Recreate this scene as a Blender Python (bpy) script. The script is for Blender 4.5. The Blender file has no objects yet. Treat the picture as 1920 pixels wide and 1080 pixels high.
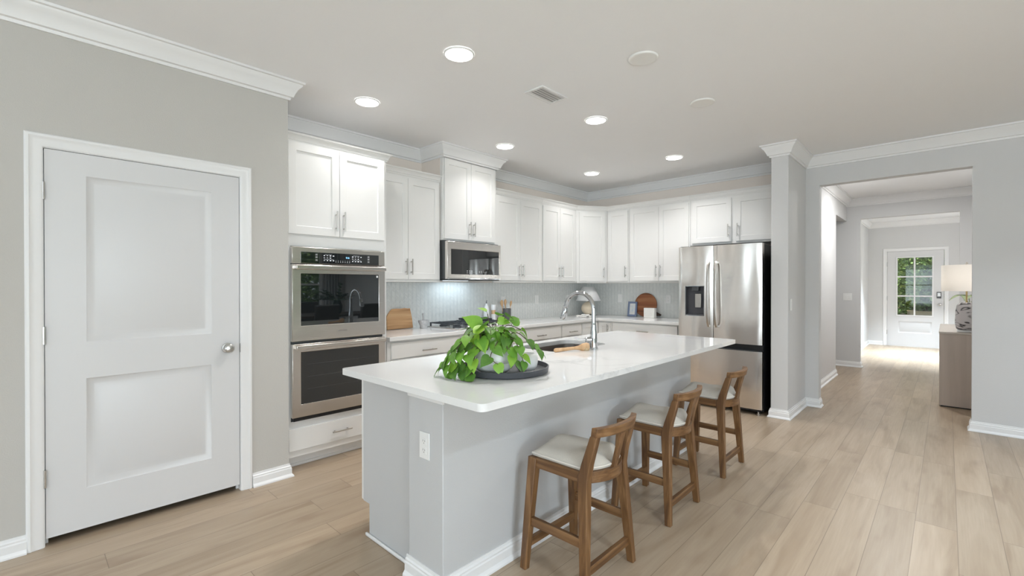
import bpy, bmesh, math, random
from math import pi, sin, cos, radians
from mathutils import Vector, Matrix
from mathutils.geometry import tessellate_polygon

S = bpy.context.scene
COL = S.collection
random.seed(7)

# ------------------------------------------------------------------ camera
F_PX, YAW, PITCH, ROLL, CAM_H = 864.5, -0.756, -0.0050, 0.0005, 1.33
fwd = Vector((sin(YAW)*cos(PITCH), cos(YAW)*cos(PITCH), sin(PITCH)))
r0 = Vector((cos(YAW), -sin(YAW), 0)); d0 = fwd.cross(r0)
rt = cos(ROLL)*r0 + sin(ROLL)*d0
up = -(fwd.cross(rt))
cam = bpy.data.objects.new('camera', bpy.data.cameras.new('camera'))
COL.objects.link(cam)
cam.data.sensor_width = 36.0
cam.data.lens = F_PX/1920*36.0
cam.data.clip_start = 0.05
mw = Matrix((( rt.x, up.x, -fwd.x, 0), (rt.y, up.y, -fwd.y, 0), (rt.z, up.z, -fwd.z, CAM_H), (0, 0, 0, 1)))
cam.matrix_world = mw
S.camera = cam

# ------------------------------------------------------------------ view, world, light
S.view_settings.view_transform = 'Standard'
S.view_settings.look = 'None'
S.view_settings.gamma = 1.0
S.view_settings.use_curve_mapping = False
S.view_settings.exposure = 0.23
S.cycles.max_bounces = 10
S.cycles.diffuse_bounces = 6
S.cycles.glossy_bounces = 5
S.cycles.transmission_bounces = 6
S.cycles.sample_clamp_indirect = 6.0
S.cycles.use_denoising = True
S.cycles.caustics_reflective = False
S.cycles.caustics_refractive = False

w = bpy.data.worlds.new('world'); S.world = w; w.use_nodes = True
wn = w.node_tree
wn.nodes['Background'].inputs[0].default_value = (0.80, 0.90, 1.0, 1)
wn.nodes['Background'].inputs[1].default_value = 1.6

def area(name, loc, rot, sx, sy, power, color, shape='RECTANGLE', spread=180):
    l = bpy.data.lights.new(name, 'AREA'); l.shape = shape; l.size = sx
    if shape == 'RECTANGLE': l.size_y = sy
    l.energy = power; l.color = color; l.spread = radians(spread)
    o = bpy.data.objects.new(name, l); COL.objects.link(o)
    o.location = loc; o.rotation_euler = rot
    return o
# daylight lamps at the windows behind the camera, tilted up as ceiling fill, and by the foyer side window
DAY = (0.82, 0.92, 1.0)
area('daylight_fill_south_left', (-1.2, -4.66, 1.30), (radians(125), 0, 0), 2.6, 2.1, 46, DAY)
area('daylight_fill_south_right', (2.6, -4.66, 1.30), (radians(138), 0, 0), 2.6, 2.1, 170, DAY)
area('daylight_fill_east', (5.16, -0.6, 1.35), (radians(136), 0, radians(90)), 2.2, 2.0, 205, DAY)
area('daylight_foyer', (0.92, 11.4, 1.45), (radians(90), 0, radians(90)), 1.7, 2.1, 26, (0.97, 0.98, 1.0))
sun = bpy.data.lights.new('sun', 'SUN'); sun.energy = 12.0; sun.angle = radians(1.0); sun.color = (1, 0.95, 0.85)
so = bpy.data.objects.new('sun', sun); COL.objects.link(so); so.rotation_euler = (radians(30), radians(-26), 0)
CAN_POWER, CAN_COL = 7.4, (1.0, 0.985, 0.98)
LIVING_FILL_POWER = 30.0

# ------------------------------------------------------------------ materials
MATS = {}
def mat(name, color=(.8, .8, .8), rough=.5, metal=0., noise=0.0, nscale=8., bump=0., bscale=200., emit=None, estr=0., trans=0., ior=1.45, spec=.5, coat=0., aniso=None):
    if name in MATS: return MATS[name]
    m = bpy.data.materials.new(name); m.use_nodes = True; nt = m.node_tree; b = nt.nodes['Principled BSDF']
    b.inputs['Base Color'].default_value = (*color, 1); b.inputs['Roughness'].default_value = rough
    b.inputs['Metallic'].default_value = metal; b.inputs['IOR'].default_value = ior
    b.inputs['Specular IOR Level'].default_value = spec
    b.inputs['Transmission Weight'].default_value = trans; b.inputs['Coat Weight'].default_value = coat
    tc = nt.nodes.new('ShaderNodeTexCoord')
    if noise > 0:
        n = nt.nodes.new('ShaderNodeTexNoise'); n.inputs['Scale'].default_value = nscale; n.inputs['Detail'].default_value = 4
        nt.links.new(tc.outputs['Object'], n.inputs['Vector'])
        mx = nt.nodes.new('ShaderNodeMix'); mx.data_type = 'RGBA'
        mx.inputs[6].default_value = (*[c*(1-noise) for c in color], 1); mx.inputs[7].default_value = (*[min(1, c*(1+noise)) for c in color], 1)
        nt.links.new(n.outputs['Fac'], mx.inputs[0]); nt.links.new(mx.outputs[2], b.inputs['Base Color'])
    if bump > 0:
        n2 = nt.nodes.new('ShaderNodeTexNoise'); n2.inputs['Scale'].default_value = bscale; n2.inputs['Detail'].default_value = 3
        nt.links.new(tc.outputs['Object'], n2.inputs['Vector'])
        bp = nt.nodes.new('ShaderNodeBump'); bp.inputs['Strength'].default_value = bump; bp.inputs['Distance'].default_value = .002
        nt.links.new(n2.outputs['Fac'], bp.inputs['Height']); nt.links.new(bp.outputs['Normal'], b.inputs['Normal'])
    if emit:
        b.inputs['Emission Color'].default_value = (*emit, 1); b.inputs['Emission Strength'].default_value = estr
    MATS[name] = m
    return m

def nodes_of(name, rough=.5, metal=0.):
    m = bpy.data.materials.new(name); m.use_nodes = True; nt = m.node_tree; b = nt.nodes['Principled BSDF']
    b.inputs['Roughness'].default_value = rough; b.inputs['Metallic'].default_value = metal
    MATS[name] = m
    return m, nt, b
def ND(nt, kind, **kw):
    n = nt.nodes.new(kind)
    for k, v in kw.items(): setattr(n, k, v)
    return n
def math_n(nt, op, a, b=None, c=None):
    n = ND(nt, 'ShaderNodeMath', operation=op)
    for i, x in enumerate((a, b, c)):
        if x is None: continue
        if isinstance(x, (int, float)): n.inputs[i].default_value = x
        else: nt.links.new(x, n.inputs[i])
    return n.outputs[0]
def mixc(nt, fac, a, b, blend='MIX'):
    n = ND(nt, 'ShaderNodeMix', data_type='RGBA', blend_type=blend)
    if isinstance(fac, (int, float)): n.inputs[0].default_value = fac
    else: nt.links.new(fac, n.inputs[0])
    for i, x in ((6, a), (7, b)):
        if isinstance(x, tuple): n.inputs[i].default_value = (*x, 1)
        else: nt.links.new(x, n.inputs[i])
    return n.outputs[2]

WHITE = mat('white_trim_paint', (.80, .80, .80), .35, noise=.01, nscale=3)
CABW = mat('white_cabinet_paint', (.775, .77, .755), .32, noise=.01, nscale=3)
DOORW = mat('white_door_paint', (.675, .675, .68), .38, noise=.01, nscale=2)
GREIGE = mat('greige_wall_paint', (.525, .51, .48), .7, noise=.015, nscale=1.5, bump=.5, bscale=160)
KGREIGE = mat('greige_paint_brightened_kitchen', (.82, .75, .69), .7, noise=.015, nscale=1.5, bump=.5, bscale=160)  # same greige paint, colour lightened and warmed to offset the dim kitchen light
GREY = mat('greige_wall_paint_daylit_tone', (.64, .64, .64), .7, noise=.015, nscale=1.5, bump=.5, bscale=160)  # greige paint again, with the cool daylight tone put into its colour
CEILW = mat('white_ceiling_paint', (.885, .89, .90), .8, noise=.008, nscale=2, bump=.25, bscale=60)
ISLW = mat('island_pale_grey_paint', (.545, .55, .555), .55, noise=.01, nscale=2, bump=.3, bscale=180)
BLACKG = mat('black_glass', (.008, .010, .011), .02, ior=1.9, spec=.5, noise=.05)
BLACK = mat('black_plastic', (.015, .015, .016), .4, noise=.1, nscale=30)
DGREY = mat('dark_grey_metal', (.10, .105, .11), .35, metal=.6, noise=.05)
CHROME = mat('chrome', (.52, .53, .54), .06, metal=1., noise=.02)
NICKEL = mat('brushed_nickel', (.50, .48, .45), .28, metal=1., noise=.05, nscale=40)
SATIN = mat('satin_nickel', (.62, .61, .59), .25, metal=1., noise=.03)
PLASTICW = mat('white_plastic', (.80, .80, .79), .3, noise=.01)
SLOT = mat('dark_slot', (.03, .03, .03), .6, noise=.05)
IRON = mat('cast_iron', (.045, .05, .058), .45, metal=.2, noise=.2, nscale=60)
LINEN = None

def stainless(name, axis='Z', base=(.74, .70, .66), wav=.0, rough=.24):
    m, nt, b = nodes_of(name, rough, 1.)
    tc = ND(nt, 'ShaderNodeTexCoord'); mp = ND(nt, 'ShaderNodeMapping')
    s = {'Z': (260, 260, 2.5), 'Y': (260, 2.5, 260), 'X': (2.5, 260, 260)}[axis]
    mp.inputs['Scale'].default_value = s
    nt.links.new(tc.outputs['Object'], mp.inputs['Vector'])
    n = ND(nt, 'ShaderNodeTexNoise'); n.inputs['Scale'].default_value = 1.; n.inputs['Detail'].default_value = 3
    nt.links.new(mp.outputs[0], n.inputs['Vector'])
    col = mixc(nt, n.outputs['Fac'], tuple(c*.93 for c in base), tuple(min(1, c*1.06) for c in base))
    nt.links.new(col, b.inputs['Base Color'])
    r = math_n(nt, 'MULTIPLY_ADD', n.outputs['Fac'], .12, rough-.05)
    nt.links.new(r, b.inputs['Roughness'])
    if wav > 0:
        n2 = ND(nt, 'ShaderNodeTexNoise'); n2.inputs['Scale'].default_value = 1.6; n2.inputs['Detail'].default_value = 0
        mp2 = ND(nt, 'ShaderNodeMapping'); mp2.inputs['Scale'].default_value = (2.2, 1, .8)
        nt.links.new(tc.outputs['Object'], mp2.inputs['Vector']); nt.links.new(mp2.outputs[0], n2.inputs['Vector'])
        bp = ND(nt, 'ShaderNodeBump'); bp.inputs['Strength'].default_value = 1.; bp.inputs['Distance'].default_value = wav
        nt.links.new(n2.outputs['Fac'], bp.inputs['Height']); nt.links.new(bp.outputs['Normal'], b.inputs['Normal'])
    return m
SS_Y = stainless('stainless_steel_horizontal', 'Y')
SS_F = stainless('stainless_steel_fridge', 'X', base=(.80, .755, .715), wav=.035, rough=.2)
SS_B = stainless('stainless_steel_basin', 'X', base=(.42, .39, .37), rough=.3)

def wood(name, c1, c2, c3, axis='Z', sc=1., rough=.45, contrast=1.):
    m, nt, b = nodes_of(name, rough)
    tc = ND(nt, 'ShaderNodeTexCoord'); mp = ND(nt, 'ShaderNodeMapping')
    lo, hi = 2.2*sc, 45*sc
    mp.inputs['Scale'].default_value = {'Z': (hi, hi, lo), 'Y': (hi, lo, hi), 'X': (lo, hi, hi)}[axis]
    nt.links.new(tc.outputs['Object'], mp.inputs['Vector'])
    n = ND(nt, 'ShaderNodeTexNoise'); n.inputs['Scale'].default_value = 1; n.inputs['Detail'].default_value = 6; n.inputs['Distortion'].default_value = .6
    nt.links.new(mp.outputs[0], n.inputs['Vector'])
    rp = ND(nt, 'ShaderNodeValToRGB'); nt.links.new(n.outputs['Fac'], rp.inputs[0])
    e = rp.color_ramp.elements; e[0].position = .30; e[0].color = (*c1, 1); e[1].position = .72; e[1].color = (*c3, 1)
    k = rp.color_ramp.elements.new(.5); k.color = (*c2, 1)
    n2 = ND(nt, 'ShaderNodeTexNoise'); n2.inputs['Scale'].default_value = 6*sc; nt.links.new(tc.outputs['Object'], n2.inputs['Vector'])
    col = mixc(nt, math_n(nt, 'MULTIPLY', n2.outputs['Fac'], .35), rp.outputs[0], c1)
    nt.links.new(col, b.inputs['Base Color'])
    bp = ND(nt, 'ShaderNodeBump'); bp.inputs['Strength'].default_value = .25; bp.inputs['Distance'].default_value = .001
    nt.links.new(n.outputs['Fac'], bp.inputs['Height']); nt.links.new(bp.outputs['Normal'], b.inputs['Normal'])
    return m
SW = ((.085, .037, .014), (.175, .085, .030), (.30, .165, .072))
STOOLZ = wood('stool_wood_upright', *SW, 'Z'); STOOLX = wood('stool_wood_side', *SW, 'X'); STOOLY = wood('stool_wood_cross', *SW, 'Y')
BEECH = wood('pale_beech_wood', (.50, .30, .15), (.62, .40, .22), (.72, .50, .30), 'Z', .7)
BOARDW = wood('olive_wood_board', (.26, .13, .055), (.52, .31, .15), (.66, .44, .25), 'Y', .6)
ACACIA = wood('acacia_board_wood', (.11, .035, .013), (.30, .10, .035), (.50, .23, .10), 'X', .35)
DRIFT = wood('taupe_veneer', (.50, .43, .375), (.54, .465, .41), (.58, .50, .44), 'Z', .5, rough=.5)
TABLEW = wood('dark_dining_wood', (.03, .018, .012), (.05, .03, .02), (.08, .05, .03), 'Y', .6)

def floor_material():
    m, nt, b = nodes_of('oak_plank_floor', .36)
    tc = ND(nt, 'ShaderNodeTexCoord'); sp = ND(nt, 'ShaderNodeSeparateXYZ'); nt.links.new(tc.outputs['Object'], sp.inputs[0])
    W, L = .1713, 1.22
    u = math_n(nt, 'DIVIDE', math_n(nt, 'SUBTRACT', sp.outputs[0], .045), W)
    row = math_n(nt, 'FLOOR', u); fu = math_n(nt, 'FRACT', u)
    wn1 = ND(nt, 'ShaderNodeTexWhiteNoise', noise_dimensions='1D'); nt.links.new(row, wn1.inputs['W'])
    v = math_n(nt, 'ADD', math_n(nt, 'DIVIDE', sp.outputs[1], L), wn1.outputs['Value'])
    cell = math_n(nt, 'FLOOR', v); fv = math_n(nt, 'FRACT', v)
    cb = ND(nt, 'ShaderNodeCombineXYZ'); nt.links.new(row, cb.inputs[0]); nt.links.new(cell, cb.inputs[1])
    wn2 = ND(nt, 'ShaderNodeTexWhiteNoise', noise_dimensions='3D'); nt.links.new(cb.outputs[0], wn2.inputs['Vector'])
    # per-plank shifted coordinates
    sc = ND(nt, 'ShaderNodeVectorMath', operation='SCALE'); nt.links.new(wn2.outputs['Color'], sc.inputs[0]); sc.inputs['Scale'].default_value = 40
    ad = ND(nt, 'ShaderNodeVectorMath', operation='ADD'); nt.links.new(tc.outputs['Object'], ad.inputs[0]); nt.links.new(sc.outputs[0], ad.inputs[1])
    mp = ND(nt, 'ShaderNodeMapping'); mp.inputs['Scale'].default_value = (9, .9, 1); nt.links.new(ad.outputs[0], mp.inputs['Vector'])
    n1 = ND(nt, 'ShaderNodeTexNoise'); n1.inputs['Scale'].default_value = 1.; n1.inputs['Detail'].default_value = 5; n1.inputs['Distortion'].default_value = 1.2
    nt.links.new(mp.outputs[0], n1.inputs['Vector'])
    mp2 = ND(nt, 'ShaderNodeMapping'); mp2.inputs['Scale'].default_value = (120, 4, 1); nt.links.new(ad.outputs[0], mp2.inputs['Vector'])
    n2 = ND(nt, 'ShaderNodeTexNoise'); n2.inputs['Scale'].default_value = 1.; n2.inputs['Detail'].default_value = 4
    nt.links.new(mp2.outputs[0], n2.inputs['Vector'])
    rp = ND(nt, 'ShaderNodeValToRGB'); nt.links.new(n1.outputs['Fac'], rp.inputs[0])
    e = rp.color_ramp.elements; e[0].position = .30; e[0].color = (.345, .252, .165, 1); e[1].position = .72; e[1].color = (.53, .425, .31, 1)
    k = e.new(.48); k.color = (.455, .352, .247, 1)
    fine = mixc(nt, math_n(nt, 'MULTIPLY', n2.outputs['Fac'], .55), rp.outputs[0], (.36, .265, .18))
    tint = math_n(nt, 'MULTIPLY_ADD', wn2.outputs['Value'], .15, .815)
    hv = ND(nt, 'ShaderNodeHueSaturation'); nt.links.new(fine, hv.inputs['Color']); nt.links.new(tint, hv.inputs['Value']); hv.inputs['Saturation'].default_value = .98
    # knots
    mpk = ND(nt, 'ShaderNodeMapping'); mpk.inputs['Scale'].default_value = (6, 2.2, 1); nt.links.new(ad.outputs[0], mpk.inputs['Vector'])
    nk = ND(nt, 'ShaderNodeTexNoise'); nk.inputs['Scale'].default_value = 1.; nk.inputs['Detail'].default_value = 2; nt.links.new(mpk.outputs[0], nk.inputs['Vector'])
    mk = ND(nt, 'ShaderNodeMapRange'); nt.links.new(nk.outputs['Fac'], mk.inputs['Value']); mk.inputs['From Min'].default_value = .60; mk.inputs['From Max'].default_value = .76; mk.inputs['To Max'].default_value = .5
    kn = mixc(nt, mk.outputs[0], hv.outputs[0], (.24, .16, .105))
    # seams
    eu = math_n(nt, 'MINIMUM', fu, math_n(nt, 'SUBTRACT', 1., fu)); ev = math_n(nt, 'MINIMUM', fv, math_n(nt, 'SUBTRACT', 1., fv))
    su = math_n(nt, 'LESS_THAN', eu, .008); sv = math_n(nt, 'LESS_THAN', ev, .0013)
    seam = math_n(nt, 'MAXIMUM', su, sv)
    col = mixc(nt, math_n(nt, 'MULTIPLY', seam, .72), kn, (.16, .115, .08))
    nt.links.new(col, b.inputs['Base Color'])
    nt.links.new(math_n(nt, 'MULTIPLY_ADD', n2.outputs['Fac'], .15, .27), b.inputs['Roughness'])
    bp = ND(nt, 'ShaderNodeBump'); bp.inputs['Strength'].default_value = .3; bp.inputs['Distance'].default_value = .0006
    h = math_n(nt, 'SUBTRACT', n2.outputs['Fac'], math_n(nt, 'MULTIPLY', seam, 2.))
    nt.links.new(h, bp.inputs['Height']); nt.links.new(bp.outputs['Normal'], b.inputs['Normal'])
    return m
FLOOR = floor_material()

def quartz_material():
    m, nt, b = nodes_of('white_quartz', .09)
    b.inputs['Specular IOR Level'].default_value = .45
    tc = ND(nt, 'ShaderNodeTexCoord')
    n = ND(nt, 'ShaderNodeTexNoise'); n.inputs['Scale'].default_value = 1.5; n.inputs['Detail'].default_value = 7; n.inputs['Distortion'].default_value = 1.5
    nt.links.new(tc.outputs['Object'], n.inputs['Vector'])
    v = math_n(nt, 'ABSOLUTE', math_n(nt, 'SUBTRACT', n.outputs['Fac'], .5))
    mr = ND(nt, 'ShaderNodeMapRange'); nt.links.new(v, mr.inputs['Value']); mr.inputs['From Max'].default_value = .035; mr.inputs['To Min'].default_value = .40; mr.inputs['To Max'].default_value = 0.
    n2 = ND(nt, 'ShaderNodeTexNoise'); n2.inputs['Scale'].default_value = 1.1; nt.links.new(tc.outputs['Object'], n2.inputs['Vector'])
    mk = ND(nt, 'ShaderNodeMapRange'); nt.links.new(n2.outputs['Fac'], mk.inputs['Value']); mk.inputs['From Min'].default_value = .5; mk.inputs['From Max'].default_value = .66
    f = math_n(nt, 'MULTIPLY', mr.outputs[0], mk.outputs[0])
    col = mixc(nt, f, (.76, .76, .755), (.38, .38, .39))
    nt.links.new(col, b.inputs['Base Color'])
    return m
QUARTZ = quartz_material()

def splash_material(name, axis):
    m, nt, b = nodes_of(name, .22)
    tc = ND(nt, 'ShaderNodeTexCoord'); sp = ND(nt, 'ShaderNodeSeparateXYZ'); nt.links.new(tc.outputs['Object'], sp.inputs[0])
    u = math_n(nt, 'DIVIDE', sp.outputs[axis], .05)
    fu = math_n(nt, 'FRACT', u)
    tri = math_n(nt, 'ABSOLUTE', math_n(nt, 'SUBTRACT', fu, .5))
    v = math_n(nt, 'ADD', math_n(nt, 'DIVIDE', sp.outputs[2], .016), math_n(nt, 'MULTIPLY', tri, 2.6))
    fv = math_n(nt, 'FRACT', v)
    g = math_n(nt, 'LESS_THAN', fv, .16)
    g2 = math_n(nt, 'LESS_THAN', math_n(nt, 'ABSOLUTE', math_n(nt, 'SUBTRACT', tri, .25)), .235)
    grout = math_n(nt, 'MAXIMUM', g, math_n(nt, 'SUBTRACT', 1., g2))
    cb = ND(nt, 'ShaderNodeCombineXYZ'); nt.links.new(math_n(nt, 'FLOOR', v), cb.inputs[0]); nt.links.new(math_n(nt, 'FLOOR', math_n(nt, 'MULTIPLY', u, 2.)), cb.inputs[1])
    wn_ = ND(nt, 'ShaderNodeTexWhiteNoise'); nt.links.new(cb.outputs[0], wn_.inputs['Vector'])
    tile0 = mixc(nt, wn_.outputs['Value'], (.64, .655, .635), (.74, .755, .735))
    tile = mixc(nt, math_n(nt, 'MULTIPLY', math_n(nt, 'LESS_THAN', fu, .5), .26), tile0, (.50, .53, .53))
    col = mixc(nt, grout, tile, (.80, .81, .80))
    nt.links.new(col, b.inputs['Base Color'])
    bp = ND(nt, 'ShaderNodeBump'); bp.inputs['Strength'].default_value = .5; bp.inputs['Distance'].default_value = .001
    nt.links.new(math_n(nt, 'SUBTRACT', wn_.outputs['Value'], math_n(nt, 'MULTIPLY', grout, 2.)), bp.inputs['Height'])
    nt.links.new(bp.outputs['Normal'], b.inputs['Normal'])
    return m
SPL_Y = splash_material('chevron_tile_left', 1); SPL_X = splash_material('chevron_tile_back', 0)

def linen_material():
    m, nt, b = nodes_of('cream_linen', .9)
    tc = ND(nt, 'ShaderNodeTexCoord')
    n = ND(nt, 'ShaderNodeTexNoise'); n.inputs['Scale'].default_value = 350; nt.links.new(tc.outputs['Object'], n.inputs['Vector'])
    nt.links.new(mixc(nt, n.outputs['Fac'], (.46, .43, .38), (.60, .56, .50)), b.inputs['Base Color'])
    bp = ND(nt, 'ShaderNodeBump'); bp.inputs['Strength'].default_value = .5; bp.inputs['Distance'].default_value = .001
    nt.links.new(n.outputs['Fac'], bp.inputs['Height']); nt.links.new(bp.outputs['Normal'], b.inputs['Normal'])
    return m
LINEN = linen_material()

def leaf_material(name, a, c, bcol):
    m, nt, b = nodes_of(name, .38)
    g = ND(nt, 'ShaderNodeNewGeometry')
    rp = ND(nt, 'ShaderNodeValToRGB'); nt.links.new(g.outputs['Random Per Island'], rp.inputs[0])
    e = rp.color_ramp.elements; e[0].color = (*a, 1); e[1].color = (*bcol, 1); k = e.new(.6); k.color = (*c, 1)
    tc = ND(nt, 'ShaderNodeTexCoord'); n = ND(nt, 'ShaderNodeTexNoise'); n.inputs['Scale'].default_value = 40; nt.links.new(tc.outputs['Object'], n.inputs['Vector'])
    col = mixc(nt, math_n(nt, 'MULTIPLY', n.outputs['Fac'], .3), rp.outputs[0], tuple(x*1.35 for x in bcol))
    nt.links.new(col, b.inputs['Base Color'])
    tr = ND(nt, 'ShaderNodeBsdfTranslucent'); nt.links.new(col, tr.inputs['Color'])
    mx = ND(nt, 'ShaderNodeMixShader'); mx.inputs[0].default_value = .18
    nt.links.new(b.outputs[0], mx.inputs[1]); nt.links.new(tr.outputs[0], mx.inputs[2])
    nt.links.new(mx.outputs[0], nt.nodes['Material Output'].inputs['Surface'])
    return m
LEAF = leaf_material('pothos_leaf', (.028, .11, .028), (.12, .31, .04), (.32, .54, .06))
TREELEAF = leaf_material('tree_leaf', (.03, .08, .02), (.10, .19, .05), (.30, .42, .15))
DARKLEAF = leaf_material('dark_leaf', (.02, .05, .02), (.04, .09, .04), (.07, .13, .06))

# ------------------------------------------------------------------ mesh helpers
class MB:
    def __init__(s, M=None): s.bm = bmesh.new(); s.M = M or Matrix()
    def v(s, p): return s.bm.verts.new(s.M @ Vector(p))
    def f(s, vs):
        try: return s.bm.faces.new(vs)
        except ValueError: return None
    def box(s, x0, x1, y0, y1, z0, z1):
        a = [s.v((x, y, z)) for z in (z0, z1) for y in (y0, y1) for x in (x0, x1)]
        for q in ((0, 2, 3, 1), (4, 5, 7, 6), (0, 1, 5, 4), (2, 6, 7, 3), (0, 4, 6, 2), (1, 3, 7, 5)): s.f([a[i] for i in q])
        return s
    def loft(s, rings, caps=True, closed=True, wrap=False):
        R = [[s.v(p) for p in r] for r in rings]; n = len(R[0])
        m = len(R) if wrap else len(R)-1
        for i in range(m):
            A, B = R[i], R[(i+1) % len(R)]
            for j in range(n if closed else n-1):
                k = (j+1) % n
                s.f([A[j], A[k], B[k], B[j]])
        if caps and not wrap: s.f(R[0][::-1]); s.f(R[-1])
        return s
    def prism(s, poly, z0, z1): return s.loft([[(x, y, z0) for x, y in poly], [(x, y, z1) for x, y in poly]])
    def tube(s, pts, r, n=12, caps=True, flat=1.0, refup=None):
        pts = [Vector(p) for p in pts]; rs = r if isinstance(r, (list, tuple)) else [r]*len(pts)
        rings = []; prev = None
        for i, p in enumerate(pts):
            t = (pts[min(i+1, len(pts)-1)]-pts[max(i-1, 0)]).normalized()
            if prev is None:
                a = refup or (Vector((0, 0, 1)) if abs(t.z) < .9 else Vector((1, 0, 0)))
                prev = (a - t*a.dot(t)).normalized()
            else: prev = (prev - t*prev.dot(t)).normalized()
            b = t.cross(prev)
            rings.append([p+prev*cos(2*pi*k/n)*rs[i]+b*sin(2*pi*k/n)*rs[i]*flat for k in range(n)])
        return s.loft(rings, caps)
    def bar(s, p0, p1, w0, h0, w1=None, h1=None, side=(0, 1, 0)):
        """rectangular bar tapering from p0 to p1; w along 'side', h across"""
        p0, p1 = Vector(p0), Vector(p1); w1 = w1 or w0; h1 = h1 or h0
        t = (p1-p0).normalized(); a = Vector(side); a = (a-t*a.dot(t)).normalized(); b = t.cross(a)
        R = []
        for p, w_, h_ in ((p0, w0, h0), (p1, w1, h1)):
            R.append([p+a*x*w_/2+b*y*h_/2 for x, y in ((-1, -1), (1, -1), (1, 1), (-1, 1))])
        return s.loft(R)
    def lathe(s, c, prof, n=32, caps=True):
        c = Vector(c)
        return s.loft([[c+Vector((r*cos(2*pi*k/n), r*sin(2*pi*k/n), z)) for k in range(n)] for r, z in prof], caps)
    def sweep(s, path, prof, closed=False):
        """profile (offset to the left of travel, z) along a horizontal polyline with mitres"""
        P = [Vector((x, y)) for x, y in path]; n = len(P); rings = []
        for i in range(n):
            def nrm(a, b): d = (b-a).normalized(); return Vector((-d.y, d.x))
            if closed: n0, n1 = nrm(P[i-1], P[i]), nrm(P[i], P[(i+1) % n])
            else:
                n0 = nrm(P[i-1], P[i]) if i > 0 else nrm(P[i], P[i+1]); n1 = nrm(P[i], P[i+1]) if i < n-1 else n0
            mm = (n0+n1); mm = mm/max(1e-6, (1+n0.dot(n1)))
            rings.append([(P[i].x+mm.x*o, P[i].y+mm.y*o, z) for o, z in prof])
        return s.loft(rings, caps=not closed, wrap=closed)
    def plate(s, outer, holes, z0, z1):
        """flat slab with holes"""
        loops = [outer]+list(holes)
        flat = [Vector((x, y, 0)) for l in loops for x, y in l]
        tris = tessellate_polygon([[Vector((x, y, 0)) for x, y in l] for l in loops])
        T = [s.v((p.x, p.y, z1)) for p in flat]; B = [s.v((p.x, p.y, z0)) for p in flat]
        for a, b, c in tris: s.f([T[a], T[b], T[c]]); s.f([B[c], B[b], B[a]])
        k = 0
        for l in loops:
            m = len(l)
            for i in range(m):
                j = (i+1) % m; s.f([T[k+i], T[k+j], B[k+j], B[k+i]])
            k += m
        return s
    def paneled(s, w_, h_, t, opens, steps):
        """slab 0..w, 0..h (local x, y), thickness along local z, with nested recesses"""
        xs = sorted({0, w_, *[o[0] for o in opens], *[o[2] for o in opens]}); ys = sorted({0, h_, *[o[1] for o in opens], *[o[3] for o in opens]})
        for i in range(len(xs)-1):
            for j in range(len(ys)-1):
                cx, cy = (xs[i]+xs[i+1])/2, (ys[j]+ys[j+1])/2
                if any(o[0] < cx < o[2] and o[1] < cy < o[3] for o in opens): continue
                s.f([s.v(p) for p in ((xs[i], ys[j], t), (xs[i+1], ys[j], t), (xs[i+1], ys[j+1], t), (xs[i], ys[j+1], t))])
        for o in opens:
            R = [[(o[0]+i_, o[1]+i_, t+d), (o[2]-i_, o[1]+i_, t+d), (o[2]-i_, o[3]-i_, t+d), (o[0]+i_, o[3]-i_, t+d)] for i_, d in [(0, 0)]+steps]
            rr = [[s.v(p) for p in r] for r in R]
            for A, B in zip(rr, rr[1:]):
                for k in range(4): s.f([A[k], A[(k+1) % 4], B[(k+1) % 4], B[k]])
            s.f(rr[-1])
        b = [s.v(p) for p in ((0, 0, 0), (w_, 0, 0), (w_, h_, 0), (0, h_, 0))]; f_ = [s.v(p) for p in ((0, 0, t), (w_, 0, t), (w_, h_, t), (0, h_, t))]
        s.f(b[::-1])
        for k in range(4): s.f([b[k], b[(k+1) % 4], f_[(k+1) % 4], f_[k]])
        bmesh.ops.remove_doubles(s.bm, verts=s.bm.verts, dist=1e-5)
        return s

ORG = {}
def build(name, mb, m, parent=None, bevel=0., sharp=32, recalc=True, org=None, subsurf=0):
    bm = mb.bm
    if recalc: bmesh.ops.recalc_face_normals(bm, faces=bm.faces)
    if parent is not None: o0 = ORG[parent]
    elif org is not None: o0 = Vector(org)
    else:
        xs = [v.co for v in bm.verts]
        o0 = Vector(((min(p.x for p in xs)+max(p.x for p in xs))/2, (min(p.y for p in xs)+max(p.y for p in xs))/2, min(p.z for p in xs)))
    bmesh.ops.translate(bm, verts=bm.verts, vec=-o0)
    me = bpy.data.meshes.new(name); bm.to_mesh(me); bm.free()
    for p in me.polygons: p.use_smooth = True
    me.set_sharp_from_angle(angle=radians(sharp))
    me.materials.append(m)
    ob = bpy.data.objects.new(name, me); COL.objects.link(ob)
    if parent is not None: ob.parent = parent
    else: ob.location = o0
    ORG[ob] = o0
    if bevel > 0:
        b = ob.modifiers.new('bevel', 'BEVEL'); b.width = bevel; b.segments = 2; b.limit_method = 'ANGLE'; b.angle_limit = radians(40)
    if subsurf:
        b = ob.modifiers.new('subsurf', 'SUBSURF'); b.levels = subsurf; b.render_levels = subsurf
    return ob
def tag(o, label, cat, group=None):
    o['label'] = label; o['category'] = cat
    if group: o['group'] = group
    return o
def thing(name, loc, label, cat, group=None):
    o = bpy.data.objects.new(name, None); COL.objects.link(o); o.location = loc; o.empty_display_size = .1
    ORG[o] = Vector(loc)
    return tag(o, label, cat, group)
def struct(name, mb, m, bevel=0., parent=None):
    o = build(name, mb, m, parent, bevel, org=(0, 0, 0))
    if parent is None: o['kind'] = 'structure'
    return o
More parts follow.
